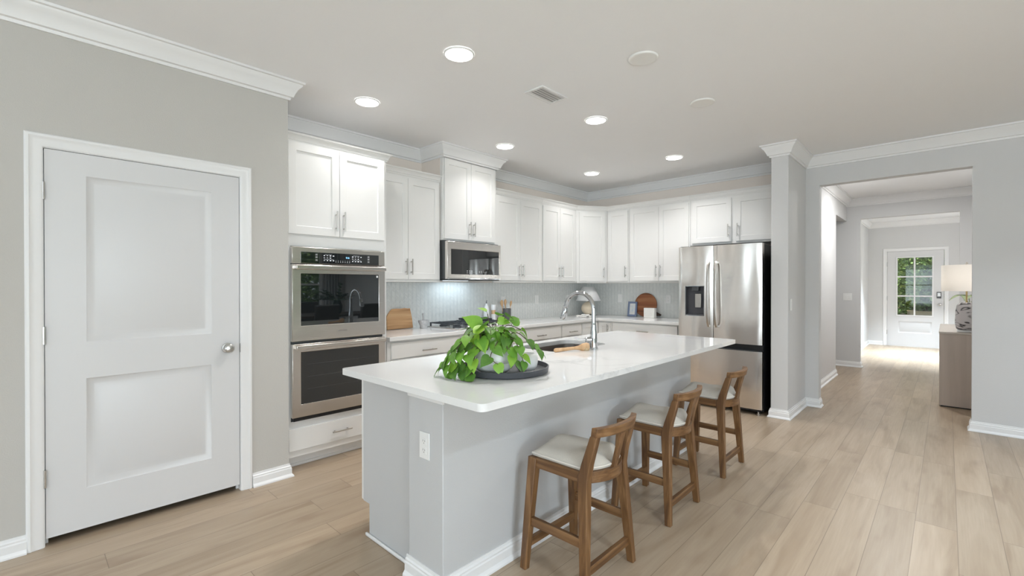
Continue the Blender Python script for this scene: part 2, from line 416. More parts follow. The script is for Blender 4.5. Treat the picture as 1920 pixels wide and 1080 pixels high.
def copy_tree(root, loc, label=None, rz=0.):
    r = root.copy(); COL.objects.link(r); r.location = loc; r.rotation_euler = (0, 0, rz)
    if label: r['label'] = label
    def rec(src, dst):
        for ch in [c for c in src.children]:
            c = ch.copy(); COL.objects.link(c); c.parent = dst; rec(ch, c)
    rec(root, r)
    return r
def text_part(name, s_, size, M, m, parent, depth=.0006):
    cu = bpy.data.curves.new(name, 'FONT'); cu.body = s_; cu.size = size; cu.extrude = depth; cu.align_x = 'CENTER'; cu.align_y = 'CENTER'
    tmp = bpy.data.objects.new('tmp', cu); COL.objects.link(tmp)
    dg = bpy.context.evaluated_depsgraph_get(); me = bpy.data.meshes.new_from_object(tmp.evaluated_get(dg))
    bpy.data.objects.remove(tmp)
    me.transform(Matrix.Translation(-ORG[parent]) @ M); me.materials.clear(); me.materials.append(m); me.name = name
    o = bpy.data.objects.new(name, me); COL.objects.link(o); o.parent = parent; ORG[o] = ORG[parent]
    return o

# local frames for faces: a across, b up, c outwards
def frame(face, origin):
    cols = {'+X': ((0, 1, 0), (0, 0, 1), (1, 0, 0)), '-Y': ((1, 0, 0), (0, 0, 1), (0, -1, 0)), '-X': ((0, -1, 0), (0, 0, 1), (-1, 0, 0)), '+Y': ((-1, 0, 0), (0, 0, 1), (0, 1, 0))}[face]
    M = Matrix.Identity(4)
    for j, c in enumerate(cols):
        for i in range(3): M[i][j] = c[i]
    M.translation = Vector(origin)
    return M
def frame_dir(d, origin):
    """frame whose outward normal is the horizontal direction d"""
    c = Vector((d[0], d[1], 0)).normalized(); b = Vector((0, 0, 1)); a = b.cross(c)
    M = Matrix.Identity(4)
    for j, cc in enumerate((a, b, c)):
        for i in range(3): M[i][j] = cc[i]
    M.translation = Vector(origin)
    return M

CEIL = 2.74
# ------------------------------------------------------------------ structure: floor, ceiling, walls
struct('floor', MB().box(-5.2, 5.3, -4.8, 13.3, -.06, 0), FLOOR)
struct('ceiling', MB().box(-5.2, 5.3, -4.8, 13.4, CEIL, CEIL+.12), CEILW)
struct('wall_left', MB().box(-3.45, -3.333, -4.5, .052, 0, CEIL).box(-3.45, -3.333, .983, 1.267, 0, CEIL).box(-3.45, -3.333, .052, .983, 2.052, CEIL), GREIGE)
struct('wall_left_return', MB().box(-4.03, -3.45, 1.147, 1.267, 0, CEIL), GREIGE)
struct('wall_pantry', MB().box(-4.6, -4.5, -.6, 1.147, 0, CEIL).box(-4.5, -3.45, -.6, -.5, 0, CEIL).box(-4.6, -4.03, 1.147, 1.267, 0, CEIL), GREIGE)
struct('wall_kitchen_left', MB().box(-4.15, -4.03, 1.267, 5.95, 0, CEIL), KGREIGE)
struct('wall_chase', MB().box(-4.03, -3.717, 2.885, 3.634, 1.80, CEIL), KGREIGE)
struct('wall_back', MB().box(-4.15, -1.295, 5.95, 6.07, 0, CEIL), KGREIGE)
struct('wall_stub', MB().box(-1.295, -1.14, 5.19, 6.07, 0, CEIL), GREY, bevel=.006)
OPX0, OPX1, OPZ = -1.013, .170, 2.42
struct('wall_right', MB().box(-1.14, OPX0, 5.95, 6.07, 0, CEIL).box(OPX1, 5.12, 5.95, 6.07, 0, CEIL).box(OPX0, OPX1, 5.95, 6.07, OPZ, CEIL), GREY)
# hall and foyer
struct('wall_hall_left', MB().box(-1.32, -1.20, 6.07, 8.30, 0, CEIL).box(-1.32, -1.20, 8.30, 9.30, 2.385, CEIL), GREY)
struct('wall_hall_passage', MB().box(-2.7, -1.32, 8.18, 8.30, 0, CEIL).box(-2.82, -2.7, 8.18, 9.42, 0, CEIL), GREY)
struct('wall_hall_right', MB().box(.42, .54, 6.07, 9.30, 0, CEIL), GREY)
struct('wall_hall_end', MB().box(-2.7, -1.02, 9.30, 9.42, 0, CEIL).box(.136, .54, 9.30, 9.42, 0, CEIL).box(-1.02, .136, 9.30, 9.42, 2.408, CEIL), GREY)
struct('wall_foyer_left', MB().box(-1.42, -1.30, 9.42, 13.19, 0, CEIL), GREY)
struct('wall_foyer_right', MB().box(.75, .87, 9.42, 10.55, 0, CEIL).box(.75, .87, 12.25, 13.19, 0, CEIL).box(.75, .87, 10.55, 12.25, 0, .4).box(.75, .87, 10.55, 12.25, 2.5, CEIL).box(.54, .87, 9.30, 9.42, 0, CEIL), GREY)
DX0, DX1, DZ = -.975, -.030, 2.085
struct('wall_foyer_end', MB().box(-1.42, DX0, 13.19, 13.33, 0, CEIL).box(DX1, .87, 13.19, 13.33, 0, CEIL).box(DX0, DX1, 13.19, 13.33, DZ, CEIL), GREY)
# living side, behind the camera
def wall_windows(name, face, p, a0, a1, wins):
    """wall with window openings; wins: (a0,a1,z0,z1)"""
    mb = MB(); cur = a0
    def bx(u0, u1, z0, z1):
        if face == 'X': mb.box(p, p+.12, u0, u1, z0, z1)
        else: mb.box(u0, u1, p-.12, p, z0, z1)
    for w0, w1, z0, z1 in wins:
        bx(cur, w0, 0, CEIL); bx(w0, w1, 0, z0); bx(w0, w1, z1, CEIL); cur = w1
    bx(cur, a1, 0, CEIL)
    return struct(name, mb, GREY)
EW = [(-1.7, .5, .4, 2.4), (3.75, 5.33, .33, 2.4)]
SW_ = [(-2.5, .1, .3, 2.4), (1.3, 3.9, .3, 2.4)]
wall_windows('wall_east', 'X', 5.0, -4.62, 5.95, EW)
wall_windows('wall_south', 'Y', -4.5, -3.45, 5.12, SW_)
def glass_material():
    m = bpy.data.materials.new('window_glass'); m.use_nodes = True; nt = m.node_tree; MATS['window_glass'] = m
    nt.nodes.remove(nt.nodes['Principled BSDF'])
    t = ND(nt, 'ShaderNodeBsdfTransparent'); t.inputs['Color'].default_value = (.95, .97, .96, 1)
    g = ND(nt, 'ShaderNodeBsdfGlossy'); g.inputs['Roughness'].default_value = .0
    fr_ = ND(nt, 'ShaderNodeFresnel'); fr_.inputs['IOR'].default_value = 1.5
    mx = ND(nt, 'ShaderNodeMixShader'); nt.links.new(fr_.outputs[0], mx.inputs[0]); nt.links.new(t.outputs[0], mx.inputs[1]); nt.links.new(g.outputs[0], mx.inputs[2])
    nt.links.new(mx.outputs[0], nt.nodes['Material Output'].inputs['Surface'])
    return m
GLASS = glass_material()
def window(n, face, p, a0, a1, z0, z1):
    t = .045
    def mk(u0, u1, za, zb, d0, d1, mb):
        if face == 'X': mb.box(p+d0, p+d1, u0, u1, za, zb)
        else: mb.box(u0, u1, p-d1, p-d0, za, zb)
    mb = MB()
    mk(a0, a0+t, z0, z1, .03, .09, mb); mk(a1-t, a1, z0, z1, .03, .09, mb)
    mk(a0+t, a1-t, z0, z0+t, .03, .09, mb); mk(a0+t, a1-t, z1-t, z1, .03, .09, mb)
    zm = (z0+z1)/2; mk(a0+t, a1-t, zm-.02, zm+.02, .03, .09, mb)
    if a1-a0 > 2: mk((a0+a1)/2-.03, (a0+a1)/2+.03, z0+t, z1-t, .03, .09, mb)
    o = struct('window_%d' % n, mb, WHITE)
    g = MB(); mk(a0+t, a1-t, z0+t, z1-t, .055, .06, g); build('pane', g, GLASS, o)
window(1, 'X', 5.0, *EW[0]); window(2, 'X', 5.0, *EW[1]); window(3, 'Y', -4.5, *SW_[0]); window(4, 'Y', -4.5, *SW_[1])

# crown moulding round the rooms
CR = [(0, -.122), (.012, -.122), (.015, -.106), (.028, -.102), (.036, -.080), (.052, -.048), (.070, -.030), (.074, -.018), (.085, -.014), (.088, -.001), (0, -.001)]
CRP = [(o, CEIL+z) for o, z in CR]
struct('trim_crown_main', MB().sweep([(5, 5.95), (-1.14, 5.95), (-1.14, 5.19), (-1.295, 5.19), (-1.295, 5.95), (-4.03, 5.95), (-4.03, 3.634), (-3.655, 3.634), (-3.655, 2.885), (-4.03, 2.885), (-4.03, 1.267), (-3.333, 1.267), (-3.333, -4.5), (5, -4.5)], CRP, closed=True), WHITE)
struct('trim_crown_hall', MB().sweep([(.42, 6.07), (.42, 9.30), (-1.20, 9.30), (-1.20, 6.07)], CRP, closed=True), WHITE)
struct('trim_crown_foyer', MB().sweep([(.75, 9.42), (.75, 13.19), (-1.30, 13.19), (-1.30, 9.42)], CRP, closed=True), WHITE)
# baseboards
BB = [(0, .001), (.027, .001), (.026, .010), (.018, .020), (.015, .024), (.015, .060), (.011, .066), (.012, .074), (.006, .080), (.005, .092), (0, .092)]
def base(name, *paths):
    mb = MB()
    for p in paths: mb.sweep(p, BB)
    return struct(name, mb, WHITE)
base('baseboard_left', [(-3.333, .008), (-3.333, -4.5)], [(-3.50, 1.267), (-3.333, 1.267), (-3.333, 1.034)])
base('baseboard_right', [(OPX0, 6.07), (OPX0, 5.95), (-1.14, 5.95), (-1.14, 5.19), (-1.295, 5.19), (-1.295, 5.30)], [(5, 5.95), (OPX1, 5.95), (OPX1, 6.07)])
base('baseboard_living', [(-3.333, -4.5), (5, -4.5), (5, 5.95)])
base('baseboard_hall_left', [(-1.32, 8.30), (-1.20, 8.30), (-1.20, 6.07), (OPX0, 6.07)])
base('baseboard_hall_right', [(.42, 6.07), (.42, 9.30), (.136, 9.30), (.136, 9.42), (.75, 9.42), (.75, 13.19), (.03, 13.19)])
base('baseboard_foyer', [(-1.04, 13.19), (-1.30, 13.19), (-1.30, 9.42), (-1.02, 9.42), (-1.02, 9.30), (-2.7, 9.30)])

# ------------------------------------------------------------------ doors
CASE = [(0, 0), (.066, 0), (.066, .010), (.060, .016), (.050, .018), (.044, .014), (.030, .012), (.014, .010), (.004, .008), (0, .005)]
def casing(name, face, origin, w_, h_):
    """casing round an opening: local a across, b up, c out; origin at opening's lower left on the wall plane"""
    mb = MB(frame(face, origin))
    # profile: inner edge at 0, outwards to .066
    P = [((0, 0), (-1, 0)), ((0, h_), (-1, 1)), ((w_, h_), (1, 1)), ((w_, 0), (1, 0))]
    rings = [[(p[0]+d[0]*o, p[1]+d[1]*o, c) for o, c in CASE] for p, d in P]
    mb.loft(rings)
    return struct(name, mb, WHITE)
# pantry door: slab y .075..0.96, hinged on the left
Y0, Y1, Z0, Z1 = .0755, .9605, .040, 2.029
casing('trim_door_pantry', '+X', (-3.333, Y0-.005, 0.001), Y1-Y0+.010, Z1+.005)
struct('trim_jamb_pantry', MB().box(-3.45, -3.334, .053, Y0-.003, 0.001, Z1+.003).box(-3.45, -3.334, Y1+.003, .982, 0.001, Z1+.003).box(-3.45, -3.334, .053, .982, Z1+.003, 2.051)
       .box(-3.395, -3.380, Y0-.003, Y0+.009, 0.001, Z1).box(-3.395, -3.380, Y1-.009, Y1+.003, 0.001, Z1), WHITE)
M = frame('+X', (-3.374, Y0, Z0))
hU, hL = (.232-Y0, 1.032-Z0, .8075-Y0, 1.913-Z0), (.229-Y0, .254-Z0, .8055-Y0, .838-Z0)
d1 = struct('door_1', MB(M).paneled(Y1-Y0, Z1-Z0, .038, [hU, hL], [(.004, -.004), (.030, -.011), (.036, -.011), (.058, -.004)]), DOORW)
kb = MB(frame('+X', (-3.336, .892, .935)))
kr = [[(0+r_*cos(2*pi*k/28), r_*sin(2*pi*k/28), c) for k in range(28)] for r_, c in ((.032, 0), (.033, .004), (.030, .008), (.012, .010), (.011, .026), (.016, .030), (.026, .036), (.029, .046), (.028, .055), (.021, .063), (.010, .066), (.002, .067))]
kb.loft(kr); build('door_knob', kb, SATIN, d1)
for hz in (1.814, 1.077, .348):
    hb = MB().tube([(-3.331, Y0-.003, hz-.045), (-3.331, Y0-.003, hz+.045)], .007, 10).box(-3.3345, -3.3315, Y0-.012, Y0+.002, hz-.044, hz+.044)
    build('hinge', hb, SATIN, d1)
build('strike_plate', MB().box(-3.3335, -3.3305, Y1+.003, Y1+.009, .90, .957), SATIN, d1)

# entry door
EX0, EX1, EZ0, EZ1 = -.965, -.040, .012, 2.078
casing('trim_door_entry', '-Y', (EX0-.006, 13.19, .001), EX1-EX0+.012, EZ1+.006)
struct('trim_jamb_entry', MB().box(DX0, EX0-.003, 13.20, 13.32, .001, DZ).box(EX1+.003, DX1, 13.20, 13.32, .001, DZ).box(DX0, DX1, 13.20, 13.32, EZ1+.002, DZ).box(DX0, DX1, 13.20, 13.33, 0.001, .010), WHITE)
M = frame('-Y', (EX0, 13.25, EZ0))
gx0, gx1, gz0, gz1 = -.797-EX0, -.215-EX0, .680-EZ0, 1.942-EZ0
W_, H_ = EX1-EX0, EZ1-EZ0
mb = MB(M)
T_ = .045
mb.box(0, gx0, 0, H_, 0, T_); mb.box(gx1, W_, 0, H_, 0, T_); mb.box(gx0, gx1, gz1, H_, 0, T_)
mb2 = MB(M @ Matrix.Translation((gx0, 0, 0))); mb2.paneled(gx1-gx0, gz0, T_, [(.022, .298-EZ0, gx1-gx0-.012, .548-EZ0)], [(.004, -.004), (.022, -.010), (.026, -.010), (.040, -.003)])
dd = struct('door_2', mb, DOORW)
build('lower_panel', mb2, DOORW, dd)
mb = MB(M); b_ = .014
mb.box(gx0-b_, gx0+.010, gz0-b_, gz1+b_, T_, T_+.012).box(gx1-.010, gx1+b_, gz0-b_, gz1+b_, T_, T_+.012).box(gx0+.010, gx1-.010, gz0-b_, gz0+.010, T_, T_+.012).box(gx0+.010, gx1-.010, gz1-.010, gz1+b_, T_, T_+.012)
xm = (gx0+gx1)/2
mb.box(xm-.014, xm+.014, gz0+.010, gz1-.010, .012, T_+.006)
for k in (1, 2):
    z_ = gz0+(gz1-gz0)*k/3
    mb.box(gx0+.010, xm-.014, z_-.014, z_+.014, .012, T_+.006).box(xm+.014, gx1-.010, z_-.014, z_+.014, .012, T_+.006)
build('glazing_bars', mb, WHITE, dd)
build('glass_pane', MB(M).box(gx0, gx1, gz0, gz1, .018, .022), GLASS, dd)
lk = MB(frame('-Y', (-.117, 13.205, 1.058))); lk.box(-.034, .034, 0, .135, 0, .026); build('keypad_lock', lk, DGREY, dd, bevel=.006)
lk = MB(frame('-Y', (-.117, 13.179, 1.100))); lk.box(-.024, .024, 0, .075, 0, .002); build('keypad_face', lk, SATIN, dd)
kb = MB(frame('-Y', (-.105, 13.205, .93))); kb.loft(kr); build('door_knob', kb, SATIN, dd)
for hz in (1.80, 1.05, .30):
    build('hinge', MB().box(EX0-.012, EX0+.003, 13.186, 13.192, hz-.05, hz+.05), SATIN, dd)

# ------------------------------------------------------------------ cabinet parts
def pull(parent, M, a, b, length, vertical=True, m=NICKEL):
    """bar pull centred at local (a,b) on face c=0"""
    h = length/2; r = .0055; mb = MB(M)
    e = (0, 1) if vertical else (1, 0)
    mb.tube([(a-e[0]*h, b-e[1]*h, .032), (a+e[0]*h, b+e[1]*h, .032)], r, 10)
    for sgn in (-1, 1):
        q = sgn*(h-.026)
        mb.tube([(a+e[0]*q, b+e[1]*q, 0), (a+e[0]*q, b+e[1]*q, .032)], .0045, 8)
    return build('handle', mb, m, parent)
def shaker(parent, M, w_, h_, name='door', handle=None, rail=.058):
    mb = MB(M); mb.paneled(w_, h_, .019, [(rail, rail, w_-rail, h_-rail)], [(.0015, -.007), (.002, -.008)])
    d = build(name, mb, CABW, parent, bevel=.0012)
    if handle:
        a, b, ln, vert = handle
        pull(d, M @ Matrix.Translation((0, 0, .019)), a, b, ln, vert)
    return d
def slab(parent, M, w_, h_, handle=None):
    d = build('drawer', MB(M).box(0, w_, 0, h_, 0, .019), CABW, parent, bevel=.002)
    if handle:
        a, b, ln = handle
        pull(d, M @ Matrix.Translation((0, 0, .019)), a, b, ln, False)
    return d
MOLD = [(0, -.062), (.006, -.062), (.009, -.050), (.014, -.046), (.016, -.034), (.026, -.016), (.036, -.010), (.038, -.003), (.040, 0), (0, 0)]

# oven tower
T = thing('oven_tower_cabinet', (-3.74, 1.68, 0), 'tall white cabinet around the double oven, with two doors above and one drawer below', 'cabinet')
TF = -3.440
build('body', MB().box(-4.028, TF, 1.270, 1.290, .085, 2.395).box(-4.028, TF, 2.082, 2.102, .085, 2.395).box(-4.028, TF, 1.290, 2.082, 1.618, 2.395).box(-4.028, TF, 1.290, 2.082, .085, .345)
      .box(TF-.02, TF, 1.290, 1.322, .345, 1.618).box(TF-.02, TF, 2.063, 2.082, .345, 1.618).box(-4.028, -4.010, 1.290, 2.082, .345, 1.618), CABW, T, bevel=.0015)
build('toe_kick', MB().box(-4.02, -3.505, 1.272, 2.100, .001, .085).box(-3.505, -3.494, 1.272, 2.100, .001, .020), CABW, T)
build('crown', MB().sweep([(-3.675, 2.102), (TF, 2.102), (TF, 1.270)][::-1], [(-o, 2.432+z) for o, z in MOLD]), CABW, T)
shaker(T, frame('+X', (TF, 1.302, 1.708)), .3805, .662, handle=(.3805-.030, .115, .155, True))
shaker(T, frame('+X', (TF, 1.6865, 1.708)), .3885, .662, handle=(.028, .115, .155, True))
slab(T, frame('+X', (TF, 1.302, .135)), .775, .158, handle=(.388, .080, .155))

# double oven
O = thing('double_wall_oven', (-3.7, 1.692, .345), 'stainless steel double wall oven built into the tall white cabinet', 'oven')
OF = -3.436
build('housing', MB().box(-3.98, OF, 1.323, 2.062, .346, 1.617), DGREY, O)
M = frame('+X', (OF+.002, 1.318, 0))
build('control_panel', MB(M).box(0, .748, 1.492, 1.614, 0, .030), SS_Y, O, bevel=.004)
cp = build('control_glass', MB(M).box(.063, .690, 1.496, 1.578, .0302, .0335), BLACKG, O)
LIT = mat('lit_icons', (.5, .5, .5), .5, emit=(.8, .85, .9), estr=.6, noise=.02)
BLUE = mat('lit_clock_digits', (.1, .3, .6), .5, emit=(.25, .6, 1.), estr=2.2, noise=.02)
ic = MB(M)
random.seed(3)
def icon(a, b, w_=.006, h_=.004): ic.box(a-w_/2, a+w_/2, b-h_/2, b+h_/2, .0336, .0341)
for bb in (1.562, 1.548):
    pass
for base_a in (.235, .462):
    icon(base_a+.030, 1.5650, .055, .0012); icon(base_a+.035, 1.5285, .075, .0012)
    for r_, b_ in enumerate((1.556, 1.540, 1.520)):
        for c_ in range(4):
            if r_ == 1 and c_ == 3: continue
            icon(base_a+c_*.0235, b_, random.choice((.009, .012, .011)), random.choice((.003, .005, .006)))
for c_ in range(7): icon(.325+c_*.0185, 1.512, .004, .004); icon(.325+c_*.0185, 1.521, .004, .002)
build('control_icons', ic, LIT, cp)
ic = MB(M)
def ring_icon(a, b):
    for q in ((-.008, .008, .0055, .0062), (-.008, .008, -.0062, -.0055), (-.008, -.0073, -.0055, .0055), (.0073, .008, -.0055, .0055)):
        ic.box(a+q[0], a+q[1], b+q[2], b+q[3], .0336, .0341)
    ic.box(a-.003, a+.003, b-.0025, b+.0025, .0336, .0341)
for a_ in (.176, .598):
    ic = MB(M)
    for b_ in (1.561, 1.542, 1.521): ring_icon(a_, b_)
    build('button_icons', ic, mat('dim_icons', (.4, .4, .4), .5, emit=(.7, .72, .75), estr=.35, noise=.02), cp)
text_part('clock_digits', '9:16', .017, M @ Matrix.Translation((.420, 1.546, .0338)), BLUE, cp, .0002)
def oven_door(z0, z1, gz0, gz1):
    Md = M
    d = build('oven_door', MB(Md).plate([(0, z0), (.748, z0), (.748, z1), (0, z1)], [[(.062, gz0), (.690, gz0), (.690, gz1), (.062, gz1)]], 0, .034), SS_Y, O, bevel=.003)
    build('glass', MB(Md).box(.062, .690, gz0, gz1, .004, .033), BLACKG, d)
    hb = MB(Md)
    zt = z1-.020
    hb.box(.014, .734, zt-.016, zt+.014, .062, .080); hb.box(.014, .034, zt-.014, zt+.012, .034, .062); hb.box(.714, .734, zt-.014, zt+.012, .034, .062)
    build('handle', hb, SS_Y, d, bevel=.004)
    return d
ud = oven_door(.928, 1.486, 1.040, 1.420)
ld = oven_door(.378, .908, .470, .848)
text_part('lettering', 'SAMSUNG', .0165, M @ Matrix.Translation((.376, .986, .0343)), mat('dark_print', (.22, .20, .19), .5, noise=.02), ud)
tg = build('sticker', MB(M).box(.668, .684, 1.396, 1.412, .0331, .0336), mat('sticker_white', (.7, .72, .72), .5, noise=.02), ud)
build('vent_grille', MB(M).box(.012, .736, .350, .374, .0, .022), BLACK, O)
for zr in (.575, .665, .755):
    rk = MB(M); rk.box(.105, .655, zr, zr+.0015, .0331, .0333); build('oven_rack_line', rk, mat('rack_seen_through_glass', (.11, .11, .11), .4, noise=.05), ld)


# wall cabinets on the left wall
UF = -3.719; UZ0, UZ1 = 1.385, 2.368
def upper(name, y0, y1, splits, label, handles, back=-4.028, face=UF, z0=UZ0, z1=UZ1, dz0=1.394, dz1=2.345, mold=True, hz=.115):
    t = thing(name, ((back+face)/2, (y0+y1)/2, z0), label, 'cabinet', None)
    build('body', MB().box(back, face, y0, y1, z0, z1), CABW, t, bevel=.0015)
    if mold: build('light_rail', MB().box(face-.018, face, y0+.001, y1-.001, z0-.018, z0), CABW, t)
    for (a, b), hs in zip(splits, handles):
        w_ = b-a; ha = w_-.028 if hs == 'R' else .028
        shaker(t, frame('+X', (face, a, dz0)), w_, dz1-dz0, handle=(ha, hz, .150, True))
    if mold:
        build('crown', MB().sweep([(face, y1), (face, y0)], [(o, 2.430+z) for o, z in MOLD]), CABW, t)
    return t
upper('upper_cabinet', 2.104, 2.884, [(2.120, 2.494), (2.498, 2.868)], 'white double-door wall cabinet between the oven tower and the microwave cabinet', 'RL')
upper('microwave_cabinet', 2.886, 3.634, [(2.897, 3.249), (3.252, 3.602)], 'taller white wall cabinet with two doors reaching the ceiling crown above the microwave', 'RL', back=-3.716, face=-3.674, z0=1.790, z1=2.630, dz0=1.806, dz1=2.612, mold=False, hz=.115)
upper('upper_cabinet', 3.637, 4.484, [(3.655, 4.074), (4.077, 4.472)], 'white double-door wall cabinet just right of the microwave', 'RL')
upper('upper_cabinet', 4.486, 5.235, [(4.500, 4.852), (4.855, 5.190)], 'narrow white double-door wall cabinet left of the angled corner cabinet', 'RL')
# diagonal corner wall cabinet
BF = 5.619
A, B = Vector((UF, 5.237)), Vector((-3.462, BF))
t = thing('corner_upper_cabinet', (-3.85, 5.75, UZ0), 'white single-door wall cabinet set at an angle across the kitchen corner', 'cabinet')
build('body', MB().prism([(-4.028, 5.237), (A.x, A.y), (B.x, B.y), (-3.462, 5.948), (-4.028, 5.948)], UZ0, UZ1), CABW, t, bevel=.001)
dv = (B-A); ln = dv.length; nrm = Vector((dv.y, -dv.x)).normalized()
Mc = frame_dir(nrm, (A.x, A.y, 0))
shaker(t, Mc @ Matrix.Translation((.040, 1.394, 0)), ln-.080, .951, handle=(ln-.080-.026, .115, .150, True))
build('light_rail', MB(Mc).box(.012, ln-.012, UZ0-.018, UZ0, -.020, -.002), CABW, t)
build('crown', MB().sweep([(B.x, B.y), (A.x, A.y)], [(o, 2.430+z) for o, z in MOLD]), CABW, t)
def upper_back(name, x0, x1, doors, label, hs, z0=UZ0, dz0=1.394, rail=True):
    t = thing(name, ((x0+x1)/2, 5.78, z0), label, 'cabinet')
    build('body', MB().box(x0, x1, BF, 5.948, z0, UZ1), CABW, t, bevel=.0015)
    if rail: build('light_rail', MB().box(x0+.001, x1-.001, BF, BF+.018, z0-.018, z0), CABW, t)
    for (a, b), h_ in zip(doors, hs):
        w_ = b-a; shaker(t, frame('-Y', (a, BF, dz0)), w_, 2.345-dz0, handle=((w_-.028) if h_ == 'R' else .028, .125, .150, True))
    build('crown', MB().sweep([(x1, BF), (x0, BF)], [(o, 2.430+z) for o, z in MOLD]), CABW, t)
    return t
upper_back('upper_cabinet', -3.460, -3.119, [(-3.443, -3.134)], 'narrow white single-door wall cabinet right of the angled corner cabinet', 'R')
upper_back('upper_cabinet', -3.117, -2.291, [(-3.101, -2.694), (-2.691, -2.304)], 'wide white double-door wall cabinet left of the fridge, over the round board', 'RL')
upper_back('over_fridge_cabinet', -2.289, -1.298, [(-2.265, -1.809), (-1.765, -1.312)], 'short white wall cabinet with two doors directly above the fridge', 'RL', z0=1.815, dz0=1.841, rail=False)

# microwave
MW = thing('microwave', (-3.82, 3.265, 1.395), 'stainless steel over-the-range microwave under the taller cabinet', 'microwave')
build('case', MB().box(-4.028, -3.640, 2.888, 3.634, 1.398, 1.786), DGREY, MW, bevel=.003)
M = frame('+X', (-3.640, 2.887, 1.398))
mwd = build('front_frame', MB(M).plate([(0, 0), (.750, 0), (.750, .378), (0, .378)], [[(.048, .048), (.723, .048), (.723, .300), (.048, .300)]], 0, .038), SS_Y, MW, bevel=.003)
gl = build('door_glass', MB(M).box(.048, .723, .048, .300, .004, .036), BLACKG, mwd)
ic = MB(M)
for c_ in range(3): ic.box(.255+c_*.032, .270+c_*.032, .062, .067, .0362, .0366).box(.257+c_*.032, .268+c_*.032, .080, .088, .0362, .0366)
build('control_icons', ic, mat('microwave_icons', (.4, .4, .4), .5, emit=(.8, .8, .8), estr=.3, noise=.02), gl)
ic = MB(M)
for c_ in range(5): ic.box(.43+c_*.025, .436+c_*.025, .064, .088, .0362, .0366) if c_ < 2 else ic.box(.43+c_*.025, .440+c_*.025, .074, .077, .0362, .0366)
build('control_icons', ic, mat('microwave_icons', (.4, .4, .4), .5, emit=(.8, .8, .8), estr=.3, noise=.02), gl)
build('handle_lip', MB(M).box(.006, .744, -.004, .010, .030, .050), CHROME, MW, bevel=.003)
build('underside_vent', MB().box(-4.02, -3.62, 2.90, 3.63, 1.386, 1.398), BLACK, MW)
build('cooktop_lamp', MB().box(-3.95, -3.90, 3.10, 3.42, 1.383, 1.386), mat('hood_lamp', (.9, .9, .9), .4, emit=(.75, .9, 1.), estr=2., noise=.01), MW)
area('microwave_task_light', (-3.83, 3.26, 1.380), (0, 0, 0), .22, .50, 1.5, (.72, .88, 1.))

# base cabinets along the left wall
BXF = -3.432; CTZ = .897; CTT = .036
def base_left(y0, y1, drawers, label, doors=True):
    t = thing('base_cabinet', (-3.73, (y0+y1)/2, 0), label, 'cabinet')
    build('body', MB().box(-4.028, BXF, y0, y1, .090, CTZ-CTT-.001), CABW, t, bevel=.001)
    build('toe_kick', MB().box(-4.02, BXF-.07, y0+.001, y1-.001, .001, .090), CABW, t)
    for a, b in drawers:
        slab(t, frame('+X', (BXF, a, .706)), b-a, .136, handle=((b-a)/2, .050, .155))
        n = 2 if b-a > .5 else 1
        for k in range(n):
            w_ = (b-a-.003*(n-1))/n; a_ = a+k*(w_+.003)
            shaker(t, frame('+X', (BXF, a_, .110)), w_, .586, handle=((w_-.028) if k == 0 else .028, .50, .150, True))
    return t
base_left(2.104, 2.902, [(2.135, 2.886)], 'white base cabinet under the wooden cutting board, right beside the oven tower')
base_left(2.904, 3.686, [(2.920, 3.670)], 'white base cabinet carrying the gas cooktop')
base_left(3.688, 4.498, [(3.704, 4.482)], 'wide white base cabinet seen behind the plant, right of the cooktop')
base_left(4.500, 4.930, [(4.518, 4.913)], 'narrow white base cabinet with one drawer seen left of the tall faucet')
# corner base cabinet
BYF = 5.310+.019
t = thing('corner_base_cabinet', (-3.73, 5.6, 0), 'white corner base cabinet with two hinged door leaves behind the faucet', 'cabinet')
build('body', MB().prism([(-4.028, 4.932), (BXF, 4.932), (BXF, BYF), (-3.214, BYF), (-3.214, 5.948), (-4.028, 5.948)], .090, CTZ-CTT-.001), CABW, t)
build('toe_kick', MB().prism([(-4.02, 4.94), (BXF-.07, 4.94), (BXF-.07, BYF+.07), (-3.222, BYF+.07), (-3.222, 5.94), (-4.02, 5.94)], .001, .090), CABW, t)
shaker(t, frame('+X', (BXF, 4.949, .110)), 5.300-4.949, .730)
shaker(t, frame('-Y', (-3.410, BYF, .110)), .185, .730, handle=(.150, .665, .10, True), rail=.05)
def base_back(x0, x1, d, label):
    t = thing('base_cabinet', ((x0+x1)/2, 5.64, 0), label, 'cabinet')
    build('body', MB().box(x0, x1, BYF, 5.948, .090, CTZ-CTT-.001), CABW, t, bevel=.001)
    build('toe_kick', MB().box(x0+.001, x1-.001, BYF+.07, 5.94, .001, .090), CABW, t)
    slab(t, frame('-Y', (d[0], BYF, .706)), d[1]-d[0], .136, handle=((d[1]-d[0])/2, .052, .155))
    w_ = (d[1]-d[0]-.003)/2
    for k in range(2): shaker(t, frame('-Y', (d[0]+k*(w_+.003), BYF, .110)), w_, .586, handle=((w_-.028) if k == 0 else .028, .50, .150, True))
base_back(-3.212, -2.300, (-3.188, -2.318), 'white base cabinet beside the fridge, under the round board and blue frame')

# perimeter countertop
CX, CY = -3.388, 5.288
ct = build('perimeter_countertop', MB().prism([(-4.028, 2.104), (CX, 2.104), (CX, CY), (-2.290, CY), (-2.290, 5.948), (-4.028, 5.948)], CTZ-CTT, CTZ), QUARTZ, bevel=.003)
tag(ct, 'L-shaped white quartz countertop running along the left and back kitchen walls', 'countertop')
struct('wall_backsplash_left', MB().box(-4.029, -4.020, 2.104, 5.949, CTZ, 1.366), SPL_Y)
struct('wall_backsplash_back', MB().box(-4.020, -2.240, 5.940, 5.949, CTZ, 1.366), SPL_X)

